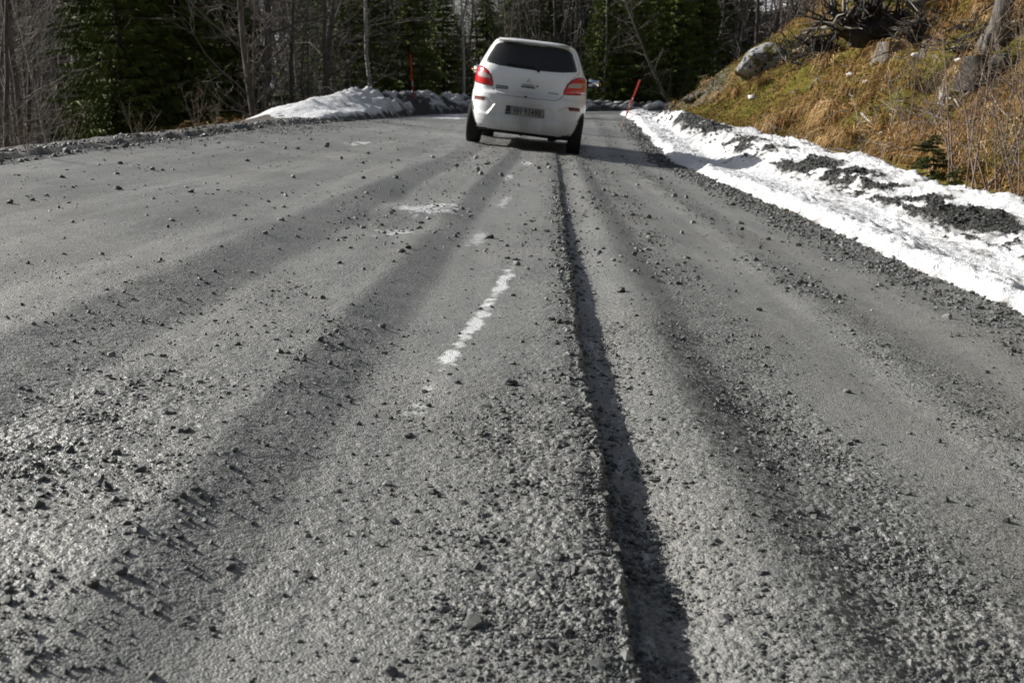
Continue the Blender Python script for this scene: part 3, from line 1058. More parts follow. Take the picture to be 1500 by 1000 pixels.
BARE = []
for k, (H, r0) in enumerate([(11, .085), (12.5, .11), (10, .065), (13, .14), (9, .05), (11.5, .075), (7.5, .04)]):
    tr, cr = bare_tree(100 + k, H, r0, nb=40 if k != 3 else 52)
    BARE.append((tr.mesh('bare_trunk', M_GREY if k in (3, 1) else M_GREYD), cr.mesh('bare_crown', M_TWIG), tr))
BIRCHT = []
for k, (H, r0) in enumerate([(11, .075), (12, .06), (10, .05)]):
    tr, cr = bare_tree(140 + k, H, r0, lean=.05, nb=34, low=.2)
    BIRCHT.append((tr.mesh('birch_trunk', M_BIRCH), cr.mesh('birch_crown', M_TWIG), tr))
SPR = []
for k, (H, Rm, d) in enumerate([(9.0, 2.0, 1.5), (8.2, 1.9, 1.4), (10.5, 2.3, 1.4), (7.0, 1.5, 1.3)]):
    tr, cr = spruce(200 + k, H, Rm, d)
    SPR.append((tr.mesh('spruce_trunk', M_DARKB), cr.mesh('spruce_crown', M_NEEDLE, False)))


def tree(name, proto, x, y, label, group=None, scale=1.0, rot=None, lean=(0, 0), dz=0.0, cat='tree'):
    z = gz(x, y) + dz
    t = empty(name, (x, y, z), label, cat, group, (lean[0], lean[1], random.uniform(0, 6.28) if rot is None else rot), scale)
    link('trunk', proto[0], t)
    link('crown', proto[1], t)
    return t


def px_x(u, Y):
    return (u - 750) / FPX / math.cos(PITCH) * Y * (1 + .0)


# spruces: (u, Y, prototype, scale, label, group)
LS = 'dark spruce in the big clump left of the snow bank'
for u, Y, k, sc, lab, grp in [
    (175, 30, 0, 1.0, 'bushy green spruce with sunlit boughs, at the left end of the spruce clump', None),
    (235, 29, 1, .95, 'broad spruce in the middle of the left clump, hanging down to the verge', None),
    (292, 30, 0, 1.02, 'very dark broad spruce right of the middle in the left clump', None),
    (340, 33, 1, 1.0, 'dark spruce at the right edge of the left clump, beside bare trunks', None),
    (362, 31, 0, .9, 'spruce nearest the thick grey trunk, right end of the left clump', None),
    (205, 28, 1, .9, 'spruce with low skirts at the verge, left of the clump middle', None),
    (250, 35, 2, .95, LS, 'spruces inside the left clump'),
    (312, 37, 2, .95, LS, 'spruces inside the left clump'),
    (190, 36, 1, 1.0, LS, 'spruces inside the left clump'),
    (518, 38, 0, .95, 'dark spruce behind the crest of the left snow bank', None),
    (553, 42, 2, .85, 'spruce just left of the pale crooked birch', None),
    (492, 46, 1, 1.0, 'spruce left of the snow bank crest, farther back among trunks', None),
    (608, 41, 1, .85, 'spruce right behind the upright red marker pole', None),
    (655, 44, 0, .80, 'low dark spruce between the upright red pole and the car', None),
    (675, 50, 1, .80, 'dark spruce behind the left shoulder of the white car', None),
    (470, 50, 2, .9, 'slim dark spruce farther back, left of the thin white birch', None),
    (535, 47, 0, 1.0, 'second dark spruce close behind the snow bank crest', None),
    (628, 48, 2, .75, 'narrow spruce right of the upright red marker pole', None)]:
    tree('spruce_tree', SPR[k], px_x(u, Y), Y, lab, grp, sc)
DS = 'dark spruce in the shaded wood behind the white car'
for u, Y, k, sc in [(760, 60, 2, .85), (800, 58, 0, .95), (835, 64, 2, .95), (872, 57, 0, 1.1), (905, 62, 2, 1.05), (935, 66, 2, 1.1), (965, 60, 0, 1.1), (1000, 68, 2, 1.1), (1035, 64, 2, 1.0), (888, 72, 2, 1.1),
                    (950, 75, 2, 1.1), (985, 78, 2, 1.2), (1065, 70, 2, 1.0), (820, 74, 2, 1.0), (1020, 80, 2, 1.2), (915, 84, 2, 1.2), (860, 82, 2, 1.2), (715, 47, 1, .9), (748, 50, 0, .9), (878, 50, 0, .9), (900, 52, 1, 1.05), (925, 50, 0, .95), (952, 53, 1, 1.1), (978, 51, 0, 1.0), (1008, 55, 0, 1.1), (735, 72, 1, .8), (780, 80, 2, .9)]:
    tree('spruce_tree', SPR[k], px_x(u, Y), Y, DS, 'spruces in the wood behind the car', sc)

# bare deciduous trees that stand out
tree('birch_tree', BIRCHT[0], px_x(572, 36), 36, 'pale crooked birch rising behind the snow bank, left of the red pole', None, 1.05, 1.0)
tree('bare_tree', BARE[3], px_x(390, 29), 29, 'thick grey trunk standing right of the big spruce clump', None, .95, 2.0)
tree('birch_tree', BIRCHT[1], px_x(377, 31), 31, 'thin white birch stem close left of the thick grey trunk', None, .9, 4.0)
tree('birch_tree', BIRCHT[2], px_x(118, 27), 27, 'white birch stem leaning in at the left edge of the spruce clump', None, 1.0, .4, (0, -.16))
tree('birch_tree', BIRCHT[1], px_x(455, 40), 40, 'thin white birch in front of the open snow patch', None, .95, 2.2)
tree('birch_tree', BIRCHT[2], px_x(637, 46), 46, 'slim white birch between the upright red pole and the car', None, 1.0, 5.1)
tree('bare_tree', BARE[1], px_x(58, 22), 22, 'grey forked tree near the verge at the far left of the wood', None, .8, 3.3, (0, -.06))
tree('bare_tree', BARE[0], px_x(22, 21), 21, 'wavy thin grey tree at the extreme left edge of the wood', None, .8, 5.3, (0, -.05))
tree('bare_tree', BARE[1], px_x(988, 48), 48, 'dead grey tree leaning left over the bank beyond the bend', None, .75, 0, (0, -.55), .4)
GL = 'slender leafless tree in the grey wood left of the road'
r_ = np.random.default_rng(34)
for k in range(70):
    Y = r_.uniform(24, 60)
    u = r_.choice([r_.uniform(-60, 150), r_.uniform(350, 520), r_.uniform(560, 760)], p=[.42, .36, .22])
    if 560 < u and Y < 40: Y += 22
    b = int(r_.integers(0, 7)) if r_.random() < .88 else -1
    pr = BARE[b] if b >= 0 else BIRCHT[int(r_.integers(0, 3))]
    GL, gg = (('slender leafless tree in the grey wood left of the spruce clump', 'bare trees left of the spruces') if u < 200 else
              ('slender leafless tree between the spruce clump and the snow bank', 'bare trees right of the spruces') if u < 545 else ('leafless tree behind the left snow bank, near the car', 'bare trees behind the snow bank'))
    tree('bare_tree', pr, px_x(u, Y), Y, GL, gg, float(r_.uniform(.7, 1.05)), float(r_.uniform(0, 6.28)), (float(r_.normal(0, .03)), float(r_.normal(0, .03))))
GR = 'leafless grey tree among the dark spruces beyond the bend'
for k in range(15):
    Y = r_.uniform(50, 66); u = r_.uniform(690, 1080)
    pr = BARE[int(r_.integers(0, 7))] if r_.random() < .7 else BIRCHT[int(r_.integers(0, 3))]
    tree('bare_tree', pr, px_x(u, Y), Y, GR, 'bare trees beyond the bend', float(r_.uniform(.7, 1.0)), float(r_.uniform(0, 6.28)), (float(r_.normal(0, .05)), float(r_.normal(0, .06))))


# the wood beyond, read as one mass
def far_wood():
    a = Acc(); b = Acc()
    r = np.random.default_rng(71)
    n = 0
    while n < 1000:
        Y = 56 + 80 * r.random() ** 1.5
        u = r.uniform(-330, 1250)
        x = px_x(u, Y)
        if 625 < u < 770 and r.random() < (.85 if Y < 90 else .6): continue
        z = gz(x, Y) - .3
        n += 1
        H = r.uniform(8, 15) * (.75 if 600 < u < 770 else 1)
        p = np.array([[x, Y, z], [x + r.normal(0, .2), Y, z + H * .4], [x + r.normal(0, .4), Y, z + H * .75], [x + r.normal(0, .6), Y, z + H]])
        rr = r.uniform(.04, .13)
        a.tube(p, rr * np.array([1.2, .85, .55, .15]), 4)
        for q in range(30):
            t = r.uniform(.04, .97); i = min(int(t * 3), 2)
            base = p[i] + (p[i + 1] - p[i]) * (t * 3 - i)
            an = r.uniform(0, 6.28); L = r.uniform(.6, 2.2)
            d = np.array([math.cos(an), math.sin(an), r.uniform(-.1, 1.1)])
            e1 = base + d * L * .5 + r.normal(0, .1, 3); e2 = base + d * L + r.normal(0, .25, 3)
            b.tube(np.array([base, e1, e2]), np.array([.026, .018, .008]), 3)
            for q2 in range(2):
                b.tube(np.array([e1, e1 + r.normal(0, .5, 3) + UP * .25]), np.array([.015, .006]), 3)
    t = empty('far_wood', (0, 0, 0), 'far leafless wood covering the slope behind', None)
    t['kind'] = 'stuff'
    for nm, ac, m in (('far_trunks', a, M_GREYD), ('far_twigs', b, M_TWIG)):
        o = link(nm, ac.mesh(nm, m), t); o['kind'] = 'stuff'


far_wood()


# ------------------------------------------------------------------ saplings, bushes, dead wood on the bank
def sapling(seed, H, stems, spread=.25, rad=.008, tw=9):
    r = np.random.default_rng(seed)
    out = []
    for k in range(stems):
        a = Acc()
        an = r.uniform(0, 6.28)
        d = np.array([math.cos(an) * spread, math.sin(an) * spread, 1]) + r.normal(0, .08, 3)
        h = H * r.uniform(.6, 1.05)
        p = wander((r.normal(0, .05), r.normal(0, .05), -.08), d, h, 8, .07, r, .02)
        a.tube(p, rad * np.linspace(1.1, .3, 9) * h / H, 4)
        for q in range(tw):
            i = int(r.integers(2, 8))
            an = r.uniform(0, 6.28)
            b = wander(p[i], (math.cos(an) * .8, math.sin(an) * .8, r.uniform(.3, 1.2)), h * r.uniform(.12, .32), 4, .12, r, .04)
            a.tube(b, rad * np.linspace(.42, .14, 5), 3)
            for q2 in range(3):
                a.tube(wander(b[int(r.integers(1, 5))], (b[3] - b[1]) + r.normal(0, .25, 3) * h * .3, h * r.uniform(.05, .14), 2, .2, r), rad * np.array([.25, .18, .1]), 3)
        out.append(a)
    return out


M_SAPL = m_bark('sapling_bark', [(.3, (.10, .075, .06)), (.6, (.24, .19, .155)), (.8, (.36, .31, .27))], (8, 8, 3))
SAPP = [[a.mesh('stem', M_SAPL) for a in sapling(300 + k, H, n, sp, rd, tw)] for k, (H, n, sp, rd, tw) in enumerate([(1.3, 4, .35, .008, 9), (1.7, 3, .22, .009, 10), (1.0, 6, .4, .006, 8), (1.5, 5, .45, .008, 9), (.7, 7, .5, .004, 7)])]


def bush(name, proto, x, y, label, cat='shrub', group=None, scale=1.0, rot=None, dz=0.0, lean=(0, 0)):
    t = empty(name, (x, y, gz(x, y) + dz), label, cat, group, (lean[0], lean[1], random.uniform(0, 6.28) if rot is None else rot), scale)
    for m in proto: link('stem', m, t)
    return t


def at_px(u, v):
    p = on_ground(u, v)
    return float(p[0]), float(p[1])


for u, v, k, sc, lab in [
    (1395, 265, 3, 1.0, 'leafless sapling with spreading stems beside the little dark spruce'),
    (1420, 290, 1, 1.0, 'slender sapling with one tall pale stem at the snow edge'),
    (1445, 285, 0, 1.05, 'bare sapling leaning right over the snow edge, beside the tall pale stem'),
    (1478, 280, 1, 1.0, 'bare sapling near the right edge in front of the snow patch'),
    (1494, 300, 3, .85, 'bushy bare sapling at the far right end of the snow edge'),
    (1322, 230, 1, .75, 'thin upright twig bush growing left of the little dark spruce'),
    (1285, 255, 4, .8, 'small tuft of bare twigs standing in the snow below the bank'),
    (1268, 245, 4, .6, 'tiny bare twigs poking from the snow left of the other tuft'),
    (1345, 215, 0, .8, 'bare twig bush on the tan grass above the little dark spruce'),
    (1500, 190, 3, .9, 'bare sapling on the grass slope at the right edge')]:
    x, y = at_px(u, v)
    bush('bare_sapling', SAPP[k], x, y, lab, 'sapling', 'bare saplings on the right bank', sc)
for u, v, k, sc, lab in [
    (1020, 105, 2, 2.3, 'grey haze of leafless brushwood beyond the bank crest, lower left'),
    (1050, 85, 3, 2.0, 'grey leafless brush on the crest just left of the lichen boulder'),
    (1085, 62, 2, 2.0, 'leafless brush on the crest above the lichen boulder'),
    (1150, 45, 1, 1.3, 'thin upright stems on the crest left of the uprooted stump'),
    (1190, 42, 2, 1.5, 'dense upright stems on the crest right behind the uprooted stump'),
    (1215, 30, 1, 1.2, 'tall bare stems above the uprooted stump')]:
    x, y = at_px(u, v)
    bush('leafless_brush', SAPP[k], x, y, lab, 'shrub', 'leafless brush along the bank crest', sc)
for u, v, k, sc, lab in [(290, 197, 0, .42, 'pair of thin bare shoots at the verge before the dark spruces'), (308, 192, 4, .6, 'low bare shoots at the verge, right of the thin pair'),
                         (105, 210, 2, .35, 'twiggy bare shrub at the left verge below the birch'), (40, 222, 2, .32, 'twiggy bare shrub at the extreme left verge'), (200, 205, 4, .5, 'low dry weeds on the verge under the broad spruce')]:
    x, y = at_px(u, v)
    bush('verge_shrub', SAPP[k], x, y, lab, 'shrub', 'bare shrubs on the left verge', sc)
for u, Y, lab in [(20, 24, 'twiggy undergrowth at the far left wood edge'), (75, 25, 'twiggy undergrowth between the left wood and the spruce clump'), (140, 24, 'brown undergrowth in front of the sunlit spruce'), (420, 30, 'thin undergrowth right of the thick grey trunk'),
                  (470, 27, 'reddish undergrowth left behind the snow bank'), (510, 28, 'reddish brush behind the snow bank crest'), (545, 29, 'reddish brush on the back of the snow bank by the spruce')]:
    bush('undergrowth', SAPP[2], px_x(u, Y), Y, lab, 'shrub', 'undergrowth along the left wood edge', 1.9 if Y < 27 else 1.3)

# small dark spruce by the saplings, one above the boulder
tr, cr = spruce(260, .42, .20, 2.2, .02, .035, .22)
yng = (tr.mesh('young_trunk', M_DARKB), cr.mesh('young_crown', M_NEEDLE_Y, False))
x, y = at_px(1362, 262)
tree('young_spruce', yng, x, y, 'small dark green spruce standing at the snow edge among saplings', None, 1.1, 1.0)
x, y = at_px(1398, 282)
tree('young_spruce', yng, x, y, 'tiny yellow-green conifer at the foot of the saplings', None, .55, 2.0)
x, y = at_px(1010, 108)
tree('young_spruce', yng, x, y, 'dark young conifer on the bank crest by the bend', None, 3.4, 2.0)
x, y = at_px(1180, 18)
tree('spruce_tree', SPR[3], x, y + 6, 'green spruce on the slope above the lichen boulder', None, .8, 2.0)
tree('spruce_tree', SPR[3], x - 2.0, y + 9, 'spruce farther back at the top of the slope, left of the green one', None, .9, 1.0)

# standing spruce stem at the top right
x, y = at_px(1452, 66)
g0 = Acc(); r_ = np.random.default_rng(2)
wpx = 24 / FPX * y
pth = np.stack([.16 * np.linspace(0, 6, 12), .0 * np.linspace(0, 6, 12), np.linspace(-.3, 6, 12)], -1)
rd = wpx * .5 * np.interp(pth[:, 2], [-.3, .1, .35, .8, 6], [1.7, 1.35, 1.08, .98, .8])
g0.tube(pth, rd, 16)
t = empty('spruce_tree', (x, y, gz(x, y)), 'single smooth grey tree trunk leaning right at the top right', 'tree')
link('trunk', g0.mesh('stem_trunk', M_GREY), t)
for k in range(7):
    a = Acc(); an = 6.28 * k / 7 + .3
    dn = np.array([math.cos(an), math.sin(an), 0])
    p = np.array([dn * wpx * .35 + UP * .12, dn * wpx * .7 + UP * .0, dn * (wpx * 1.05) - UP * .10 + r_.normal(0, .02, 3), dn * wpx * 1.5 - UP * .22])
    p[1:, 2] += np.array([gz(x + q[0], y + q[1]) - gz(x, y) for q in p[1:]]) + .1
    a.tube(p, np.array([.06, .048, .034, .015]), 6)
    link('root', a.mesh('stem_root', M_GREY), t)
for k in range(9):
    a = Acc(); an = r_.uniform(0, 6.28); zz = r_.uniform(.8, 5)
    a.tube(wander((.16 * zz, 0, zz), (math.cos(an), math.sin(an), -.1), r_.uniform(.25, .9), 4, .1, r_), np.linspace(.012, .004, 5), 4)
    link('dead_branch', a.mesh('stem_branch', M_GREY), t)


# ------------------------------------------------------------------ uprooted stump, dead wood, boulders
def m_dead(name, a, b, c):
    g = G(mat(name, .85, spec=.15))
    f = g.noise(4.0, 5, .7, vec=g.stretch((9, 9, 2)))
    col = g.ramp(f, [(.3, a), (.55, b), (.75, c)])
    return g.out(col, None, g.bump(f, .7, .02))


M_ROOT = m_dead('weathered_root', (.012, .011, .010), (.040, .036, .032), (.17, .16, .145))
M_DEAD = m_dead('bleached_wood', (.14, .12, .10), (.32, .30, .27), (.48, .46, .43))
M_STUMPG = m_dead('grey_stump', (.07, .065, .06), (.19, .185, .175), (.30, .29, .28))

rS = np.random.default_rng(77)


def uprooted(u, v, wpx, label, seed, nroot=26):
    r = np.random.default_rng(seed)
    p = on_ground(u, v)
    R = wpx / FPX * p[1] * .5
    t = empty('uprooted_stump', tuple(p), label, 'stump', None, (0, 0, .15))
    core = rock_mesh('root_plate', M_ROOT, seed, 3, (R * .52, R * .34, R * .34), .5, False)
    o = link('root_plate', core, t, (0, 0, R * .30))
    for k in range(nroot):
        a = Acc()
        an = math.pi * (k + r.random()) / nroot
        d = np.array([math.cos(an) * 1.15, r.uniform(-.7, .35), math.sin(an) * .62 + .06])
        L = R * r.uniform(.55, 1.05)
        path = wander((d[0] * R * .25, d[1] * R * .2, R * .26 + d[2] * R * .2), d, L * .75, 7, .30, r, -.02)
        a.tube(path, R * r.uniform(.016, .055) * np.linspace(1.3, .2, 8), 6)
        for q_ in range(3):
            m = int(r.integers(2, 6))
            a.tube(wander(path[m], (path[m] - path[m - 1]) / L * 6 + r.normal(0, .7, 3), L * .38, 4, .25, r), R * .018 * np.linspace(1, .3, 5), 4)
        link('root', a.mesh('root', M_DEAD if r.random() < .14 else M_ROOT), t)
    return t


uprooted(1262, 76, 200, 'large uprooted stump with a fan of dark roots on the mossy bank', 5, 52)
uprooted(1352, 66, 100, 'dark root tangle right of the cut stump, under crossing pale branches', 21, 34)
uprooted(1418, 92, 70, 'small dark root tangle in the hollow below the standing trunk', 23, 26)
uprooted(1200, 86, 80, 'smaller dark tangle of roots between the lichen boulder and the big stump', 9, 24)


def cut_stump(u, v, wpx, hpx, label, m, seed, jag=.0):
    r = np.random.default_rng(seed)
    p = on_ground(u, v)
    k = p[1] / FPX
    R, H = wpx * k * .5, hpx * k
    a = Acc()
    n, sd = 7, 14
    z = np.linspace(-.25, H, n)
    ang = np.arange(sd) * 2 * np.pi / sd
    pr = np.interp(z, [-.3, 0, H * .35, H], [1.5, 1.25, 1.02, .92])
    rad = R * pr[:, None] * (1 + .10 * np.sin(3 * ang + 1)[None] + .06 * np.sin(5 * ang)[None] * np.linspace(1.8, .6, n)[:, None])
    zz = np.repeat(z[:, None], sd, 1)
    zz[-1] += r.uniform(-.5, .5, sd) * jag * H
    V = np.stack([rad * np.cos(ang), rad * np.sin(ang), zz], -1).reshape(-1, 3)
    q = [[i * sd + j, i * sd + (j + 1) % sd, (i + 1) * sd + (j + 1) % sd, (i + 1) * sd + j] for i in range(n - 1) for j in range(sd)]
    a.faces(V, q=q)
    t = empty('tree_stump', tuple(p), label, 'stump')
    link('bark', a.mesh('stump_side', m), t)
    b = Acc()
    top = np.concatenate([V[-sd:] - np.array([0, 0, .006]), [[0, 0, H - jag * H * .4]]])
    b.faces(top, t=[[j, (j + 1) % sd, sd] for j in range(sd)])
    link('cut_face', b.mesh('stump_top', M_DEAD), t)
    return t


cut_stump(1302, 78, 32, 15, 'grey cut stump standing below the uprooted roots', M_STUMPG, 3)
cut_stump(1432, 108, 40, 20, 'dark old stump with snow at its foot below the standing trunk', M_ROOT, 4, .3)
cut_stump(1381, 152, 11, 22, 'small pale broken stub on the grassy slope', M_DEAD, 5, .7)
cut_stump(1358, 80, 14, 15, 'narrow grey splintered stub right of the cut stump', M_STUMPG, 6, .6)


def dead_stick(pts_px, lift, rpx, label, m=M_DEAD, group=None, cat='branch', twigs=2):
    """a stick lying on the bank along surveyed points"""
    P = []
    for (u, v), h in zip(pts_px, lift):
        p = on_ground(u, v); p[2] += h
        P.append(p)
    P = np.array(P)
    # never run through the air far off: keep the depths close together
    P[:, 1] = np.clip(P[:, 1], P[0, 1] - 1.2, P[0, 1] + 1.2)
    for i, (u, v) in enumerate(pts_px):
        q = at_y(u, v, P[i, 1]); P[i, 0] = q[0]; P[i, 2] = max(q[2], gz(q[0], P[i, 1]) + .01) if lift[i] == 0 else q[2]
    t = np.linspace(0, 1, len(P)); tt = np.linspace(0, 1, 9)
    C_ = np.stack([np.interp(tt, t, P[:, k]) for k in range(3)], -1)
    C_[1:-1] = .5 * C_[1:-1] + .25 * (C_[:-2] + C_[2:])
    a = Acc(); o = C_[0].copy()
    rad = rpx / FPX * C_[0, 1] * .5
    a.tube(C_ - o, rad * np.linspace(1.1, .45, 9), 6, True)
    for k in range(twigs):
        i = int(rS.integers(2, 7))
        a.tube(wander(C_[i] - o, (C_[i + 1] - C_[i - 1]) / (np.linalg.norm(C_[i + 1] - C_[i - 1]) + 1e-6) + rS.normal(0, .7, 3), rad * rS.uniform(8, 18), 3, .15, rS), rad * np.array([.5, .4, .3, .15]), 4)
    ob = link('dead_branch', a.mesh('dead_branch', m), None, tuple(o))
    return tag(ob, label, cat, group)


DBG = 'dead branches on the bank'
for pts, rp, lab in [
    ([(1160, 78), (1190, 66), (1222, 60)], 4.5, 'bleached branch lying between the lichen boulder and the stump roots'),
    ([(1197, 72), (1210, 50)], 3, 'thin pale stick leaning on the small root tangle'),
    ([(1330, 62), (1362, 50), (1402, 32)], 5, 'pale branch pointing up right, between the stump and the standing trunk'),
    ([(1337, 58), (1334, 40)], 4, 'short upright pale stub right of the uprooted stump'),
    ([(1352, 42), (1372, 36)], 7, 'broken white wood piece above the tangle of branches'),
    ([(1394, 76), (1415, 70), (1440, 72)], 6, 'pale curved root lying at the foot of the standing trunk'),
    ([(1462, 44), (1480, 38), (1500, 31)], 5, 'long pale branch lying to the right of the standing trunk'),
    ([(1400, 62), (1425, 54), (1448, 46)], 5, 'dark stick crossing in front of the standing trunk'),
    ([(1385, 146), (1398, 152), (1408, 164)], 4, 'curved tan stick arching beside the pale broken stub'),
    ([(1262, 168), (1278, 185), (1300, 194)], 3.5, 'curved tan stem bent over the grass above the snow clump'),
    ([(1186, 130), (1196, 118)], 3, 'short pale stick in the tan grass below the stump'),
    ([(1330, 200), (1340, 176), (1352, 168)], 3, 'thin tan stick standing in the grass over the snow edge'),
    ([(1310, 60), (1342, 66), (1378, 64)], 7, 'dark fallen branch beneath the pale ones, right of the cut stump'),
    ([(1345, 72), (1370, 62), (1392, 58)], 6, 'dark fallen limb among the tangle left of the standing trunk'),
    ([(1408, 150), (1425, 132), (1446, 118)], 4, 'grey stick leaning in the hollow under the standing trunk'),
    ([(1430, 292), (1462, 258), (1490, 232)], 3.5, 'long grey stick slanting through the saplings at the right')]:
    dark = lab.startswith('dark')
    dead_stick(pts, [0] * len(pts), rp, lab, M_ROOT if dark else M_DEAD, DBG)
# debris of small broken twigs in the tangle right of the stump
a = Acc(); rT = np.random.default_rng(91)
for k in range(420):
    if k < 150: u, v = rT.uniform(1310, 1445), rT.uniform(34, 82)
    else: u, v = rT.uniform(1130, 1215), rT.uniform(66, 100)
    p = on_ground(u, v)
    d = np.array([rT.normal(0, 1), rT.normal(0, .6), rT.normal(.15, .35)])
    a.tube(wander(p + UP * rT.uniform(.02, .18), d, rT.uniform(.15, .7), 3, .15, rT), rT.uniform(.005, .016) * np.array([1, .85, .6, .3]), 4)
o = link('twig_litter', a.mesh('twig_litter', M_ROOT)); tag(o, 'tangle of small broken twigs beside the uprooted stump', None, None, 'stuff')
a = Acc()
for k in range(260):
    u, v = (rT.uniform(1130, 1460), rT.uniform(34, 110)) if k < 80 else (rT.uniform(1130, 1500), rT.uniform(100, 240))
    p = on_ground(u, v)
    d = np.array([rT.normal(0, 1), rT.normal(0, .6), rT.normal(.2, .35)])
    a.tube(wander(p + UP * rT.uniform(.01, .12), d, rT.uniform(.15, .6), 3, .15, rT), rT.uniform(.003, .008) * np.array([1, .85, .6, .3]), 4)
o = link('pale_twig_litter', a.mesh('twig_litter', M_DEAD)); tag(o, 'bleached twigs lying over the bank', None, None, 'stuff')


def m_boulder():
    g = G(mat('lichen_boulder', .85, spec=.2))
    c = g.ramp(g.noise(3.2, 5, .6), [(.3, (.10, .10, .105)), (.5, (.26, .265, .275)), (.7, (.40, .41, .42))])
    spots = g.n('ShaderNodeTexVoronoi', Scale=5.5)
    g.l(g.tc.outputs['Object'], spots.inputs['Vector'])
    c = g.mixc(g.rampf(g.math('ADD', spots.outputs['Distance'], g.math('MULTIPLY', g.noise(9, 3, .6), .5)), .62, .54), c, (.03, .03, .032))
    c = g.mixc(g.rampf(g.noise(2.0, 5, .7, dist=.5), .47, .54, 0, .95), c, (.075, .066, .014))
    nz = g.n('ShaderNodeSeparateXYZ'); g.l(g.tc.outputs['Object'], nz.inputs[0])
    c = g.mixc(g.rampf(g.math('ADD', nz.outputs['Z'], g.math('MULTIPLY', g.noise(5, 3, .6), .5)), -.25, -.45, 0, .85), c, (.50, .50, .46))
    return g.out(c, None, g.bump(g.noise(9, 5, .65), .6, .06))


def m_mossrock():
    g = G(mat('mossy_rock', .9, spec=.15))
    c = g.ramp(g.noise(4, 5, .65), [(.35, (.05, .05, .05)), (.6, (.16, .16, .155)), (.8, (.26, .26, .25))])
    c = g.mixc(g.rampf(g.noise(1.6, 5, .7), .47, .56, 0, .95), c, (.11, .105, .012))
    return g.out(c, None, g.bump(g.noise(9, 5, .65), .7, .06))


M_BOULD, M_MOSSR = m_boulder(), m_mossrock()


def boulder(u, v, wpx, flat, label, m, seed, rot=0., sink=.35, tilt=(0, 0), group=None):
    p = on_ground(u, v)
    R = wpx / FPX * p[1] * .5
    o = link('boulder', rock_mesh('boulder', m, seed, 4, flat, .32, True))
    o.location = (p[0], p[1], p[2] + R * flat[2] * sink)
    o.scale = (R, R, R); o.rotation_euler = (tilt[0], tilt[1], rot)
    return tag(o, label, 'boulder' if wpx > 30 else 'rock', group)


boulder(1112, 112, 84, (.95, .9, .66), 'pale grey lichen spotted boulder on the mossy bank', M_BOULD, 12, .3, .5, (0, -.35))
boulder(1372, 22, 90, (1.1, .9, .6), 'mossy dark boulder at the top edge above the tangle of branches', M_MOSSR, 13, .3, .45)
boulder(1310, 6, 60, (1.1, .9, .5), 'low mossy rock at the top edge behind the uprooted stump', M_MOSSR, 15, 1.3, .3)
boulder(1130, 226, 26, (1, .8, .9), 'dark rock sticking out of the snow bank', M_MOSSR, 14, .8, .55)
boulder(1192, 246, 14, (1, .8, .7), 'small dark lump on the snow right of the dark rock', M_MOSSR, 16, .8, .4)
boulder(1004, 196, 24, (.9, .8, .8), 'grey stone half buried at the far tip of the snow verge', M_BOULD, 17, .8, .5)
boulder(1468, 100, 60, (1, .8, .55), 'shaded rock under the roots of the standing trunk', M_MOSSR, 18, .2, .3)
boulder(1208, 262, 30, (1.5, .5, .22), 'flat pale slab of ice lying on the dirt of the snow crest', M_BOULD, 19, .1, .6)

# far bend: rocks in the foot of the bank
for k, (u, v, w) in enumerate([(1010, 150, 20), (1026, 142, 16), (985, 158, 14), (1045, 150, 12)]):
    boulder(u, v, w, (1.2, .8, .5), 'grey broken rock in the foot of the bank at the bend', M_MOSSR, 40 + k, k * .7, .25, (0, 0), 'rocks in the foot of the bank')

# patches of snow left on the bank
M_CLEAN = mat('clean_snow', .5, (.88, .90, .93), .3)
for k, (u, v, w, f, lab) in enumerate([
    (1246, 112, 13, .6, 'upper of two small snow clumps on the grass below the cut stump'),
    (1269, 122, 14, .4, 'lower of two small snow clumps on the grass below the cut stump'),
    (1291, 198, 11, .6, 'single snow clump in the tan grass close above the snow verge'),
    (1342, 86, 16, .45, 'snow clump on the moss beside the splintered stub'),
    (1408, 91, 20, .35, 'snow patch in the hollow left of the dark old stump'),
    (1412, 124, 26, .5, 'largest snow lump on the bank, in the hollow below the dark stump'),
    (1462, 94, 16, .4, 'snow lying on the roots of the standing trunk'),
    (1102, 145, 18, .4, 'snow clump on the moss just below the lichen boulder')]):
    p = on_ground(u, v); R = w / FPX * p[1] * .5
    o = link('snow_clump', rock_mesh('snow_clump', M_CLEAN, 60 + k, 3, (1, .8, f), .25, True), None, (p[0], p[1], p[2] + R * .15))
    o.scale = (R, R, R)
    tag(o, lab, 'snow clump', 'snow clumps on the bank')



# ------------------------------------------------------------------ dry grass on the bank
def m_grass():
    g = G(mat('dry_grass', .8, spec=.15))
    c = g.ramp(g.attr('tone'), [(0, (.085, .080, .016)), (.35, (.19, .10, .030)), (.65, (.36, .225, .095)), (1, (.60, .45, .25))])
    return g.out(c)


M_GRASS = m_grass()


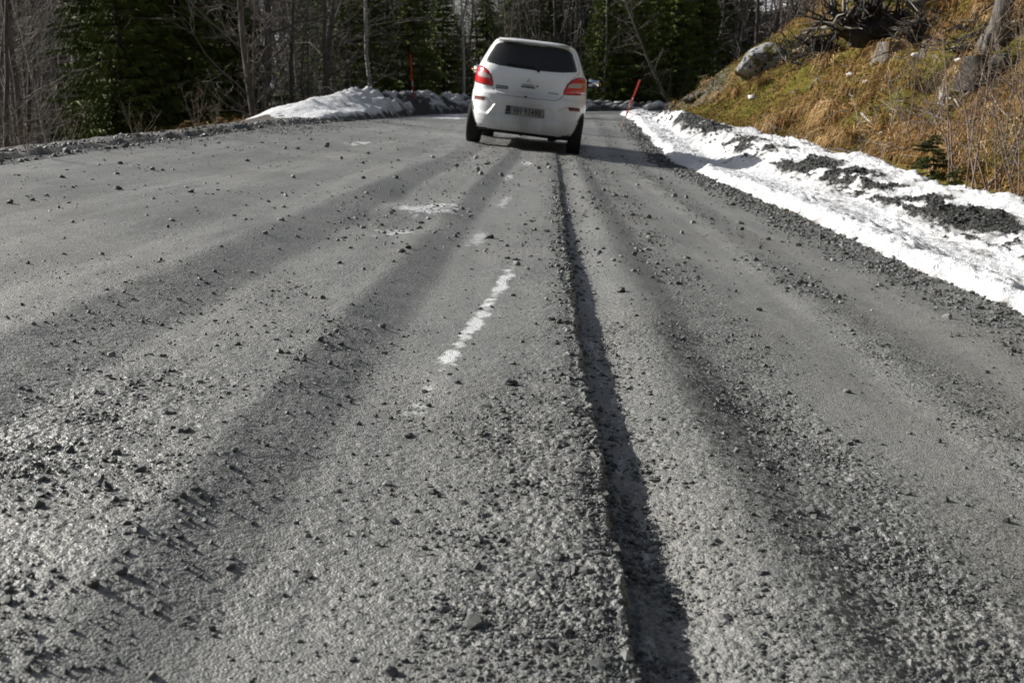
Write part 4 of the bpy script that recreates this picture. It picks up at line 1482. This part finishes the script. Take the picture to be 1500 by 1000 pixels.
def blades(name, s, l, zfun, length, width, tone, droop, seed, down=(-.85, -.1), label=''):
    r = np.random.default_rng(seed)
    n = len(s)
    x, y = sl2xy(s, l)
    z = zfun(s, l)
    an = r.uniform(0, 6.28, n)
    h = np.stack([np.cos(an) * .95 + down[0] * droop, np.sin(an) * .95 + down[1] * droop], -1)
    h /= np.linalg.norm(h, axis=1)[:, None] + 1e-6
    up0 = r.uniform(.5, 1.1, n)
    B = np.stack([x, y, z - .01], -1)
    m1 = B + np.stack([h[:, 0] * length * .30, h[:, 1] * length * .30, up0 * length * .42], -1)
    m2 = m1 + np.stack([h[:, 0] * length * .35, h[:, 1] * length * .35, (.10 - .25 * droop) * length], -1)
    tp = m2 + np.stack([h[:, 0] * length * .28, h[:, 1] * length * .28, -(.15 + .45 * droop) * length], -1)
    wv = np.stack([-h[:, 1], h[:, 0], r.normal(0, .4, n)], -1) * (width * .5)[:, None]
    V = np.stack([B - wv, B + wv, m1 - wv * .9, m1 + wv * .9, m2 - wv * .7, m2 + wv * .7, tp], 1).reshape(-1, 3)
    k = np.arange(n)[:, None] * 7
    q = np.concatenate([k + np.array([[0, 1, 3, 2]]), k + np.array([[2, 3, 5, 4]])])
    t = k + np.array([[4, 5, 6]])
    o = link(name, np_mesh(name, V, [q, t], True, {'tone': np.repeat(np.clip(tone, 0, 1), 7)}, [M_GRASS]))
    return tag(o, label, None, None, 'stuff')


def build_grass():
    r = np.random.default_rng(17)
    n = 60000
    s = 6 * (34 / 6) ** r.random(n); s += 0
    l = lnodes(s)[2] + .05 + 8.0 * r.random(n) ** 1.3
    x, y = sl2xy(s, l)
    v = (np.abs(x / y) < .56) & (l < 10.5)
    cl = fbm(x * 1.1, y * 1.1, 3, 5); c2 = fbm(x * 3.5, y * 3.5, 2, 3)
    dens = sst(.42, .64, cl * .65 + c2 * .35)
    # tall tan tussocks along the lower slope right of u=1150, moss to the left
    u = 750 + FPX * x / y
    e = l - lnodes(s)[2]
    wr = sst(1060, 1210, u + 60 * (c2 - .5)) * (.35 + .65 * (1 - sst(2.8, 4.2, e)))
    keep = v & (r.random(n) < (.04 + .96 * dens) * (.05 + .95 * wr)) & (hollow_w(x, y) < .35)
    s, l, cl, c2, wr, e = s[keep], l[keep], cl[keep], c2[keep], wr[keep], e[keep]
    x, y = sl2xy(s, l)
    tone = .30 + .55 * (fbm(x * .9, y * .9, 3, 1) - .3) + r.normal(0, .16, len(s)) + .12 * wr
    length = (.10 + .20 * wr * c2 + .10 * r.random(len(s))) * (.8 + .5 * r.random(len(s)))
    width = .0032 + .00034 * s
    zf = lambda a, b: right_z(a, b)
    blades('dry_grass', s, l, zf, length, width, tone, r.uniform(.5, 1.2, len(s)), 1, label='dry tan grass hanging down the mossy bank')
# tussocks: long straw drooping out of one crown, with a hollow shade under each
    nt = 300
    ts = 6.5 * (33 / 6.5) ** r.random(nt * 3); te = .15 + 5.2 * r.random(nt * 3) ** 1.15
    tl = lnodes(ts)[2] + te
    tx, ty = sl2xy(ts, tl)
    uu = 750 + FPX * tx / ty
    k = (np.abs(tx / ty) < .55) & (hollow_w(tx, ty) < .4) & (r.random(nt * 3) < .06 + .94 * sst(1090, 1230, uu + 70 * r.normal(0, 1, nt * 3)) * sst(.40, .60, fbm(tx * .8, ty * .8, 3, 1)))
    ts, tl = ts[k][:nt], tl[k][:nt]
    nb = 70
    sz = r.uniform(.18, .46, len(ts)) * (.8 + .5 * (ts > 14))
    S_ = np.repeat(ts, nb) + r.normal(0, .05, len(ts) * nb) * np.repeat(sz * 2.2, nb); L_ = np.repeat(tl, nb) + r.normal(0, .05, len(ts) * nb) * np.repeat(sz * 2.2, nb)
    T_ = np.repeat(np.clip(r.normal(.48, .20, len(ts)), .15, .95), nb) + r.normal(0, .13, len(S_))
    blades('grass_tussocks', S_, L_, zf, np.repeat(sz, nb) * r.uniform(.55, 1.15, len(S_)), .0034 + .00036 * S_, T_, r.uniform(.35, 1.15, len(S_)), 12, label='long straw coloured tussocks drooping over the bank')
    # short moss tufts give the green parts a nap
    n = 110000
    s = 7 * (34 / 7) ** r.random(n)
    l = lnodes(s)[2] + .0 + 6.5 * r.random(n) ** 1.4
    x, y = sl2xy(s, l)
    k = np.abs(x / y) < .56
    s, l, x, y = s[k], l[k], x[k], y[k]
    tone = np.clip(.12 + .5 * (fbm(x * 1.6, y * 1.6, 3, 2) - .42) + r.normal(0, .1, len(s)), 0, 1)
    blades('moss_tufts', s, l, zf, .035 + .05 * r.random(len(s)), .006 + .0006 * s, tone, r.uniform(.2, .9, len(s)), 2, label='short olive moss and grass covering the bank')
    # weeds in the edge of the road
    n = 900
    s = 2.8 * (9 / 2.8) ** r.random(n); l = 1.80 + r.normal(0, .06, n)
    k = fbm(s * 2.5, s * 0, 3, 1) > .47
    s, l = s[k], l[k]
    blades('verge_weeds', s, l, lambda a, b: right_z(a, np.maximum(b, 1.8)), .04 + .07 * r.random(len(s)), .0022 + 0 * s, .15 + .4 * r.random(len(s)), r.uniform(.3, .9, len(s)), 3, down=(.2, .1), label='dry weeds between the road edge and the snow')
    # reddish grass on the back of the left bank
    n = 4500
    s = r.uniform(14, 31, n); e = r.uniform(1.3, 2.6, n) + .35 * (vn(s * 1.5, s * 0, 2) - .5)
    l = left_edge(s) - e
    def lz(a, b):
        X, Y = sl2xy(a, b); return left_z(a, b, X, Y)
    blades('bank_grass', s, l, lz, .15 + .30 * r.random(n), .009 + 0 * s, .14 + .22 * r.random(n), r.uniform(0, .7, n), 4, label='reddish dry grass behind the left snow bank')


build_grass()


# ------------------------------------------------------------------ marker poles
def m_pole():
    g = G(mat('pole_red', .4, (.62, .045, .025), .5))
    c = g.mixc(g.rampf(g.noise(6, 4, .6, vec=g.stretch((8, 8, 1.2))), .55, .75, 0, .4), (.60, .045, .022), (.40, .10, .07))
    return g.out(c)


M_POLE = m_pole()
M_REFL = mat('reflective_band', .35, (.55, .52, .50), .6)
M_BAMB = mat('faded_pole', .5, (.62, .42, .38), .3)


def marker(base, top, label, rad, bare=.25, bands=((.62, .68),)):
    base, top = np.array(base), np.array(top)
    d = top - base; L = np.linalg.norm(d)
    t = empty('marker_pole', tuple(base), label, 'marker pole')
    t.rotation_mode = 'QUATERNION'
    t.rotation_quaternion = Vector(d).to_track_quat('Z', 'Y')
    def seg(z0, z1, r, m, nm):
        a = Acc(); a.tube(np.array([(0, 0, z0), (0, 0, z1)]), [r, r * .97], 10, True)
        link(nm, a.mesh(nm, m), t)
    seg(-.2, L * bare, rad * .92, M_BAMB, 'foot')
    seg(L * bare, L, rad, M_POLE, 'shaft')
    for b0, b1 in bands: seg(L * b0, L * b1, rad * 1.08, M_REFL, 'reflector')
    seg(L, L + .012, rad * 1.12, M_POLE, 'cap')
    return t


b = on_ground(909, 191); tp = at_y(937, 118, b[1] + .1)
marker(b, tp, 'red marker pole leaning right at the inside of the bend', .0155, .30, ((.46, .50), (.62, .65)))
b = on_ground(607, 158); b2 = at_y(606.5, 153, b[1]); tp = at_y(601, 80, b[1])
marker(b, tp, 'upright red marker pole standing in the dirty snow bank', .021, .04, ((.40, .50),))


# ------------------------------------------------------------------ the car
def m_paint():
    g = G(mat('white_paint', .32, (.80, .80, .79), spec=.5))
    g.p.inputs['Coat Weight'].default_value = .5
    g.p.inputs['Coat Roughness'].default_value = .12
    sep = g.n('ShaderNodeSeparateXYZ'); g.l(g.tc.outputs['Object'], sep.inputs[0])
    hgt = g.rampf(sep.outputs['Z'], 1.15, .35, 0, 1)
    nz = g.noise(3.0, 5, .65, vec=g.stretch((1, 1, .35)))
    rearw = g.rampf(sep.outputs['Y'], 1.0, .1, .35, 1)
    f = g.math('MULTIPLY', g.math('MULTIPLY', hgt, g.rampf(nz, .25, .75, .25, 1.15)), rearw)
    # road film: heaviest round the number plate and the bottom of the tailgate
    cx = g.math('MULTIPLY', g.math('ABSOLUTE', sep.outputs['X']), 1.3)
    mid = g.math('MULTIPLY', g.rampf(cx, .75, .0, 0, 1), g.rampf(sep.outputs['Z'], 1.08, .70, 0, 1))
    f = g.math('ADD', g.math('MULTIPLY', f, .52), g.math('MULTIPLY', g.math('MULTIPLY', mid, rearw), .52), True)
    c = g.mixc(f, (.78, .80, .815), (.19, .192, .192))
    rough = g.rampf(f, 0, .8, .25, .75)
    g.l(g.math('SUBTRACT', .5, g.math('MULTIPLY', f, .9), True), g.p.inputs['Coat Weight'])
    return g.out(c, rough)


M_PAINT = m_paint()
M_SEAM = mat('seam_black', .7, (.012, .012, .012), .2)
M_GLASS = mat('tinted_glass', .08, (.026, .027, .028), .35)
M_BLK = mat('black_plastic', .6, (.02, .02, .02), .3)
M_RUB = mat('rubber', .85, (.018, .018, .018), .2)
M_UND = mat('underbody', .8, (.02, .02, .019), .2)
M_RIM = mat('alloy', .4, (.45, .45, .46), .5, .6)
M_CHROME = mat('chrome_badge', .25, (.42, .42, .43), .5, .8)
M_BADGE = mat('badge_grey', .5, (.10, .10, .10), .3)
M_LRED = mat('red_lens', .25, (.50, .012, .014), .6)
M_LRED.node_tree.nodes['Principled BSDF'].inputs['Coat Weight'].default_value = .3
M_LCLR = mat('clear_lens', .2, (.40, .34, .34), .5)
M_LORG = mat('amber_lens', .2, (.75, .40, .05), .5)
M_REFX = mat('dirty_reflector', .5, (.14, .035, .025), .3)
M_MIRR = mat('mirror_glass', .05, (.75, .78, .82), .5, 1.0)


def m_plate():
    g = G(mat('dirty_plate', .6, spec=.2))
    c = g.ramp(g.noise(16, 4, .65), [(.3, (.14, .14, .14)), (.7, (.28, .28, .275))])
    return g.out(c)


M_PLATE = m_plate()
M_PTXT = mat('plate_text', .6, (.045, .045, .045), .2)
M_PBLUE = mat('plate_blue', .6, (.020, .026, .055), .2)
M_PWHT = mat('plate_white', .6, (.34, .34, .34), .2)

ZK = [.24, .30, .36, .45, .55, .66, .73, .77, .85, .95, 1.05, 1.12, 1.20, 1.30, 1.40, 1.455, 1.48, 1.505, 1.525, 1.54]
WK = [.785, .812, .824, .832, .833, .835, .833, .826, .818, .808, .790, .762, .728, .682, .632, .598, .572, .53, .44, .28]
YR = [.085, .040, .018, .006, .000, .004, .018, .058, .066, .074, .092, .118, .175, .245, .312, .340, .262, .285, .42, .80]
YF = [3.60, 3.66, 3.70, 3.72, 3.70, 3.64, 3.58, 3.52, 3.36, 2.96, 2.64, 2.50, 2.36, 2.18, 1.98, 1.86, 1.78, 1.66, 1.48, 1.2]
NK = [5.4, 5.4, 5.4, 5.4, 5.4, 5.4, 5.4, 5.4, 5.4, 5.4, 5.4, 5.4, 5.4, 5.2, 5.2, 5, 4.6, 4.2, 3.6, 3]


def ki(z, T): return np.interp(z, ZK, T)


def box_sd(x, z, pts):
    """signed distance to a polygon (negative inside), arrays"""
    P = np.array(pts); d = np.full(np.shape(x), 9.0); ins = np.zeros(np.shape(x), bool)
    for i in range(len(P)):
        a, b = P[i], P[(i + 1) % len(P)]
        e = b - a
        t = np.clip(((x - a[0]) * e[0] + (z - a[1]) * e[1]) / (e @ e), 0, 1)
        d = np.minimum(d, np.hypot(x - a[0] - t * e[0], z - a[1] - t * e[1]))
        c = ((a[1] > z) != (b[1] > z))
        xi = a[0] + (z - a[1]) / (b[1] - a[1] if b[1] != a[1] else 1e-9) * e[0]
        ins ^= c & (x < xi)
    return np.where(ins, -d, d)


PL_REC = [(-.50, .435), (-.435, .53), (-.37, .60), (-.30, .622), (.30, .622), (.37, .60), (.435, .53), (.50, .435)]
FAC = [(.79, .665), (.80, .55), (.775, .47), (.53, .437), (.47, .52), (.43, .60), (.56, .662)]


def rear_dent(x, z):
    d = .038 * sst(.030, -.045, box_sd(x, z, PL_REC))
    ax = np.abs(x)
    d = d + .034 * sst(.012, -.022, box_sd(ax, z, FAC))
    d = d + .018 * sst(.735, .728, z) * sst(.700, .712, z) * 0
    # crease over the handle on the tailgate
    d = d + .020 * sst(1.00, .965, z) * sst(.74, .80, z) * sst(.66, .5, ax)
    return d


def y_rear(x, z):
    x = np.asarray(x, float); z = np.asarray(z, float)
    w, yr, yf, n = ki(z, WK), ki(z, YR), ki(z, YF), ki(z, NK)
    yc = (yr + yf) / 2; a = (yf - yr) / 2
    q = np.clip(np.abs(x) / w, 0, 1)
    return yc - a * (1 - q ** n) ** (1 / n) + rear_dent(x, z)


def x_side(y, z):
    w, yr, yf, n = ki(z, WK), ki(z, YR), ki(z, YF), ki(z, NK)
    yc = (yr + yf) / 2; a = (yf - yr) / 2
    q = np.clip(np.abs(y - yc) / a, 0, 1)
    return w * (1 - q ** n) ** (1 / n)


def body_mesh():
    zs = np.concatenate([np.linspace(.24, .43, 12), np.linspace(.436, .80, 52), np.linspace(.812, 1.455, 46), np.linspace(1.465, 1.54, 12)])
    N = 300
    V = []
    th = np.linspace(-np.pi / 2, 1.5 * np.pi, 4001)
    for z in zs:
        w, yr, yf, n = ki(z, WK), ki(z, YR), ki(z, YF), ki(z, NK)
        yc = (yr + yf) / 2; a = (yf - yr) / 2
        c, s = np.cos(th), np.sin(th)
        x = w * np.sign(c) * np.abs(c) ** (2 / n); y = yc + a * np.sign(s) * np.abs(s) ** (2 / n)
        dl = np.hypot(np.diff(x), np.diff(y))
        wt = np.interp(y[1:], [yr, yr + .35, yr + .7, yf], [5, 5, 1, 1])
        cum = np.concatenate([[0], np.cumsum(dl * wt)]); cum /= cum[-1]
        t = np.arange(N) / N
        xx = np.interp(t, cum, x); yy = np.interp(t, cum, y)
        rear = yy < yr + .45
        yy = np.where(rear, yy + rear_dent(xx, np.full(N, z)), yy)
        V.append(np.stack([xx, yy, np.full(N, z)], -1))
    nz = len(zs)
    V = np.array(V)
    # crown of the roof
    i = np.arange(nz - 1)[:, None] * N + np.arange(N)[None]; j = np.arange(nz - 1)[:, None] * N + (np.arange(N)[None] + 1) % N
    Q = np.stack([i, j, j + N, i + N], -1).reshape(-1, 4)
    V = V.reshape(-1, 3)
    top = np.array([[0, 1.05, 1.546]]); bot = np.array([[0, 1.9, .24]])
    V = np.concatenate([V, top, bot])
    k = np.arange(N); k2 = (k + 1) % N
    T = np.concatenate([np.stack([(nz - 1) * N + k, (nz - 1) * N + k2, np.full(N, nz * N)], -1), np.stack([k2, k, np.full(N, nz * N + 1)], -1)])
    return np_mesh('car_body', V, [Q, T], True, None, [M_PAINT])


def smooth_loop(pts, n=72, corner=1):
    P = np.array(pts, float)
    for _ in range(corner):      # round the corners a little
        Q = []
        for i in range(len(P)):
            a, b, c = P[i - 1], P[i], P[(i + 1) % len(P)]
            Q += [b + (a - b) * .22, b * .70 + (a + c) * .15 if False else b + (a - b) * .06 + (c - b) * .06, b + (c - b) * .22]
        P = np.array(Q)
    d = np.concatenate([[0], np.cumsum(np.linalg.norm(np.diff(np.vstack([P, P[:1]]), axis=0), axis=1))])
    t = np.linspace(0, d[-1], n, endpoint=False)
    Pc = np.vstack([P, P[:1]])
    return np.stack([np.interp(t, d, Pc[:, 0]), np.interp(t, d, Pc[:, 1])], -1)


def patch(name, pts, off, m, parent, surf='rear', side=1, rings=10, n=88, corner=1, skirt=.012, bulge=0.0):
    L = smooth_loop(pts, n, corner)
    c = L.mean(0)
    def S(p, o):
        if surf == 'rear':
            f = lambda a, b: np.stack([a, y_rear(a, b), b], -1)
            a, b = p[:, 0], p[:, 1]
        else:
            f = lambda a, b: np.stack([side * x_side(a, b), a, b], -1)
            a, b = p[:, 0], p[:, 1]
        h = .008
        P0 = f(a, b); du = f(a + h, b) - f(a - h, b); dv = f(a, b + h) - f(a, b - h)
        nn = np.cross(du, dv)
        if surf != 'rear': nn = nn * side
        nn /= np.linalg.norm(nn, axis=1)[:, None] + 1e-12
        return P0 + nn * o
    V = []
    ts = 1 - (np.arange(rings) / rings) ** 1.3
    V.append(S(L, off - skirt))
    for t in ts:
        edge = sst(0, .10, 1 - t)
        V.append(S(c + (L - c) * t, off + bulge * np.sqrt(np.clip(1 - t * t, 0, 1)) * edge + (0 if t < 1 else 0)))
    V.append(S(c[None], off + bulge))
    V = np.concatenate(V)
    R = len(ts) + 1
    i = np.arange(R - 1)[:, None] * n + np.arange(n); j = np.arange(R - 1)[:, None] * n + (np.arange(n) + 1) % n
    Q = np.stack([i, j, j + n, i + n], -1).reshape(-1, 4)
    k = np.arange(n); T = np.stack([(R - 1) * n + k, (R - 1) * n + (k + 1) % n, np.full(n, R * n)], -1)
    return link(name, np_mesh(name, V, [Q, T], True, None, [m]), parent)


def mirr(pts): return [(-a, b) for a, b in pts][::-1]


def sym(half):
    """half outline from the top centre down the right side to the bottom centre"""
    return half + [(-a, b) for a, b in half[::-1] if abs(a) > 1e-6]


def text_mesh(body, size, m, parent, name, spacing=1.0, width=1.0, bold=0.0, extrude=.0015):
    cu = bpy.data.curves.new(name, 'FONT')
    cu.body = body; cu.size = size; cu.align_x = 'CENTER'; cu.align_y = 'CENTER'
    cu.space_character = spacing; cu.extrude = extrude; cu.offset = bold
    tmp = bpy.data.objects.new('tmp', cu); COL.objects.link(tmp)
    dg = bpy.context.evaluated_depsgraph_get()
    me = bpy.data.meshes.new_from_object(tmp.evaluated_get(dg))
    bpy.data.objects.remove(tmp)
    me.name = name; me.materials.clear(); me.materials.append(m)
    o = link(name, me, parent)
    o.rotation_euler = (math.pi / 2, 0, 0)
    o.scale = (width, 1, 1)
    return o


def rbox(name, dims, m, parent, loc, rot=(0, 0, 0), bev=.01, seg=2):
    bm = bmesh.new()
    bmesh.ops.create_cube(bm, size=1)
    for v in bm.verts: v.co = Vector((v.co.x * dims[0], v.co.y * dims[1], v.co.z * dims[2]))
    bmesh.ops.bevel(bm, geom=bm.edges[:], offset=min(bev, min(dims) * .45), segments=seg, affect='EDGES')
    me = bpy.data.meshes.new(name); bm.to_mesh(me); bm.free()
    for p in me.polygons: p.use_smooth = True
    me.materials.append(m)
    o = link(name, me, parent, loc); o.rotation_euler = rot
    return o


def lathe(name, prof, m, parent, loc, n=40, axis='X'):
    pr = np.array(prof); k = len(pr)
    a = np.arange(n) * 2 * np.pi / n
    V = np.stack([np.repeat(pr[:, 0][:, None], n, 1), pr[:, 1][:, None] * np.cos(a), pr[:, 1][:, None] * np.sin(a)], -1).reshape(-1, 3)
    i = np.arange(k - 1)[:, None] * n + np.arange(n); j = np.arange(k - 1)[:, None] * n + (np.arange(n) + 1) % n
    return link(name, np_mesh(name, V, np.stack([i, j, j + n, i + n], -1).reshape(-1, 4), True, None, [m]), parent, loc)


CARX, CARY = 0.115, 14.88
CAR_YAW = -.062
s_c, l_c = xy2sl(CARX, CARY + 1.0)
_roll = math.atan(float(bank(s_c)))
zc_ = float(road_plane(s_c, l_c)) - .010
car = empty('parked_car', (CARX, CARY, zc_), 'small white hatchback standing on the gravel road, seen from behind', 'car', None, (0.0, _roll + .008, CAR_YAW))

car.scale = (.96, .96, .95)
link('body', body_mesh(), car)
TG = sym([(0, 1.462), (.50, 1.452), (.575, 1.40), (.645, 1.26), (.672, 1.135), (.60, 1.065), (.535, .985), (.49, .88), (.492, .815), (.44, .748), (.36, .728), (0, .722)])
patch('seam', [(a * 1.012, 1.09 + (b - 1.09) * 1.014) for a, b in TG], .0025, M_SEAM, car, n=150, rings=14, corner=0)
tg = patch('tailgate', TG, .0075, M_PAINT, car, n=150, rings=22, corner=0)
WIN = sym([(0, 1.455), (.27, 1.450), (.475, 1.432), (.53, 1.395), (.588, 1.27), (.628, 1.165), (.615, 1.148), (.44, 1.122), (.24, 1.112), (0, 1.108)])
patch('window_seal', [(a * 1.012, 1.28 + (b - 1.28) * 1.03) for a, b in WIN], .010, M_SEAM, tg, n=120, rings=10, corner=0)
patch('rear_window', WIN, .0125, M_GLASS, tg, n=120, rings=14, corner=0)
# spoiler lip over the window, with the brake light
rbox('spoiler', (1.02, .20, .030), M_PAINT, car, (0, .385, 1.490), (.06, 0, 0), .014, 3)
rbox('brake_light', (.24, .02, .016), M_LRED, car, (0, .288, 1.482), (0, 0, 0), .004)
LAMP = [(.495, .862), (.485, .838), (.515, .828), (.70, .845), (.784, .868), (.782, .95), (.765, 1.045), (.735, 1.085), (.66, 1.075), (.585, 1.025), (.53, .955)]
CLR = [(.552, .975), (.60, .992), (.722, 1.004), (.715, .942), (.63, .930), (.538, .920)]
for sd, nm in ((1, 'r'), (-1, 'l')):
    f = (lambda p: p) if sd == 1 else mirr
    sl = patch('lamp_gasket', [((a - .66) * 1.05 + .66, (b - .955) * 1.06 + .955) for a, b in LAMP] if sd == 1 else mirr([((a - .66) * 1.05 + .66, (b - .955) * 1.06 + .955) for a, b in LAMP]), .004, M_SEAM, car, n=72, corner=1)
    lp = patch('tail_light', f(LAMP), .009, M_LRED, car, n=72, corner=1, bulge=.014)
    patch('clear_lens', f(CLR), .0235, M_LCLR, lp, n=48, corner=1, rings=6, skirt=.006)
    patch('bumper_reflector', f([(.585, .664), (.745, .668), (.752, .618), (.60, .616)]), .004, M_REFX, car, n=32, corner=0, rings=5)
    # side glass, one pane per door, and door seams
    patch('side_window', [(.62, 1.09), (.55, 1.15), (.70, 1.36), (.86, 1.425), (1.42, 1.44), (1.43, 1.03), (.9, 1.05)], .004, M_GLASS, car, 'side', sd, n=64, rings=8)
    patch('side_window', [(1.50, 1.03), (1.49, 1.44), (1.80, 1.42), (2.10, 1.25), (2.38, 1.03)], .004, M_GLASS, car, 'side', sd, n=64, rings=8)
    a = Acc()
    for yy in (1.46, 2.46):
        zz = np.linspace(.32, 1.0, 14)
        a.tube(np.stack([sd * x_side(yy + 0 * zz, zz) + sd * .0005, yy + 0 * zz, zz], -1), .004, 4)
    link('door_seam', a.mesh('door_seam', M_SEAM), car)
    for yy in (1.05, 2.0):
        rbox('door_handle', (.03, .17, .035), M_PAINT, car, (sd * (float(x_side(yy, .93)) + .016), yy, .93), (0, 0, 0), .012)
    # mirror
    mo = rbox('door_mirror', (.215, .10, .150), M_BLK, car, (sd * .905, 2.28, 1.065), (0, 0, sd * .12), .045, 4)
    rbox('mirror_glass', (.165, .006, .105), M_MIRR, mo, (0, -.052, .002), (0, 0, 0), .003)
    rbox('turn_signal', (.030, .05, .045), M_LORG, mo, (sd * .103, -.022, .0), (0, 0, 0), .01)
    # wheels
    for yy in (.52, 2.97):
        wx = sd * .725
        ww = empty('wheel', (wx, yy, .283), None, None); del_keys = [k for k in ('label', 'category') if k in ww.keys()]
        ww.parent = car
        prof = [(-.092, .19), (-.098, .225), (-.096, .262), (-.082, .279), (-.05, .284), (0, .285), (.05, .284), (.082, .279), (.096, .262), (.098, .225), (.092, .19)]
        lathe('tyre', prof, M_RUB, ww, (0, 0, 0), 48)
        pr = [(sd * .088, .192), (sd * .07, .175), (sd * .062, .07), (sd * .080, .045), (sd * .080, .0001)]
        lathe('rim', pr, M_RIM, ww, (0, 0, 0), 30)
        lathe('hub', [(-sd * .085, .195), (-sd * .085, .0001)], M_UND, ww, (0, 0, 0), 30)
        a_ = Acc(); an = np.linspace(.0, np.pi, 30)
        zz = .283 + .325 * np.sin(an); y_ = yy + .325 * np.cos(an)
        zz = np.maximum(zz, .245)
        patch('wheel_arch', [(yy + .32 * math.cos(t), .285 + .32 * max(math.sin(t), -.10)) for t in np.linspace(0, 2 * math.pi, 40, endpoint=False)], .003, M_BLK, car, 'side', sd, n=60, rings=5, corner=0)
    if sd == 1: pass
# bumper lip, underbody, axle, exhaust
rbox('underbody', (1.30, 3.0, .10), M_UND, car, (0, 1.95, .235), (0, 0, 0), .03)
rbox('rear_valance', (1.34, .16, .085), M_BLK, car, (0, .20, .252), (0, 0, 0), .03)
a = Acc(); a.tube(np.array([(-.68, .52, .25), (-.3, .50, .22), (.3, .50, .22), (.68, .52, .25)]), .035, 10, True); link('rear_axle', a.mesh('rear_axle', M_UND), car)
rbox('silencer', (.20, .46, .13), M_UND, car, (.40, .40, .225), (0, 0, 0), .05, 3)
rbox('tow_bracket', (.07, .09, .05), M_UND, car, (-.03, .17, .212), (0, 0, 0), .015)
a = Acc(); a.tube(np.array([(.47, .36, .22), (.47, .18, .215), (.47, .06, .205)]), .022, 12); link('exhaust_pipe', a.mesh('exhaust_pipe', M_CHROME), car)

# number plate
plate = rbox('number_plate', (.54, .012, .125), M_PLATE, car, (-.005, .036, .527), (0, 0, 0), .004)
rbox('plate_strip', (.055, .004, .115), M_PBLUE, plate, (-.238, -.0068, 0), (0, 0, 0), .001)
tx = text_mesh('N', .040, M_PWHT, plate, 'plate_lettering'); tx.location = (-.238, -.0098, -.03)
rbox('plate_flag', (.034, .002, .022), mat('flag_red', .6, (.16, .03, .03), .2), plate, (-.238, -.0096, .028), (0, 0, 0), .0005)
tx = text_mesh('VH 93498', .118, M_PTXT, plate, 'plate_lettering', 1.02, .80, .0015); tx.location = (.028, -.0075, -.002)
rbox('plate_holder', (.56, .012, .145), M_BLK, car, (-.005, .046, .527), (0, 0, 0), .005)
# tailgate fittings
yh = float(y_rear(0, .885))
rbox('handle', (.185, .030, .036), M_PAINT, tg, (-.005, yh - .020, .886), (.08, 0, 0), .013, 3)
rbox('handle_recess', (.20, .012, .016), M_SEAM, tg, (-.005, yh - .008, .864), (0, 0, 0), .004)
a = Acc(); yl = float(y_rear(.12, .90)); a.tube(np.array([(.122, yl - .003, .893), (.122, yl - .014, .893)]), .013, 12, True); link('lock', a.mesh('lock', M_BLK), tg)
# three-diamond emblem
em = Acc(); yl = float(y_rear(0, .965)) - .0095
q = .032
for an in (90, 210, 330):
    d = np.array([math.cos(math.radians(an)), math.sin(math.radians(an))])
    for zoff in (0,):
        p1 = np.array([math.cos(math.radians(an + 30)), math.sin(math.radians(an + 30))]) * q * .577 * 1.0
        p2 = np.array([math.cos(math.radians(an - 30)), math.sin(math.radians(an - 30))]) * q * .577 * 1.0
        pts = [np.zeros(2), p2 , d * q, p1]
        pts = [np.array([x_, z_]) + d * .002 for x_, z_ in pts]
        V = [(x_ - .005, yl - .005, .957 + z_) for x_, z_ in pts] + [(x_ - .005, yl + .006, .957 + z_) for x_, z_ in pts]
        em.faces(V, q=[(0, 1, 2, 3), (0, 4, 5, 1), (1, 5, 6, 2), (2, 6, 7, 3), (3, 7, 4, 0)])
link('emblem', em.mesh('emblem', M_CHROME, False), tg)
def on_tail(o, x, z, off=.0105): o.location = (x, float(y_rear(x, z)) - off, z)
tx = text_mesh('MITSUBISHI', .030, M_PWHT, tg, 'badge', 1.0, .95, .0008); on_tail(tx, -.365, .826, .0150)
bk = rbox('badge_plate', (.175, .006, .047), M_BADGE, tg, (0, 0, 0), (0, 0, 0), .002); on_tail(bk, -.365, .826, .0098)
tx = text_mesh('SPACE STAR', .030, M_BADGE, tg, 'badge', 1.0, .90, .0006); on_tail(tx, .355, .822, .0095)
for sgn_x in (-.05, ): 
    rbox('camera_button', (.05, .02, .016), M_BLK, tg, (sgn_x + .03, float(y_rear(0, .735)) - .010, .735), (0, 0, 0), .005)
# wiper
wa = Acc()
P = [(.125, 1.092), (.085, 1.118), (.03, 1.146)]
wa.tube(np.array([(x_, float(y_rear(x_, z_)) - .032, z_) for x_, z_ in P]), np.array([.016, .013, .010]), 6, True)
wo = link('wiper', wa.mesh('wiper_arm', M_SEAM), tg)
wb = Acc(); P = [(.05, 1.142), (-.08, 1.146), (-.2, 1.150), (-.33, 1.152)]
wb.tube(np.array([(x_, float(y_rear(x_, z_)) - .022, z_) for x_, z_ in P]), .012, 6, True); link('wiper_blade', wb.mesh('wiper_blade', M_SEAM), wo)
# front lamps and grille, out of sight from here
for sd in (1, -1):
    rbox('headlight', (.34, .10, .14), M_LCLR, car, (sd * .58, 3.46, .80), (0, 0, -sd * .35), .04, 3)
rbox('grille', (.9, .05, .16), M_BLK, car, (0, 3.70, .5), (0, 0, 0), .03)
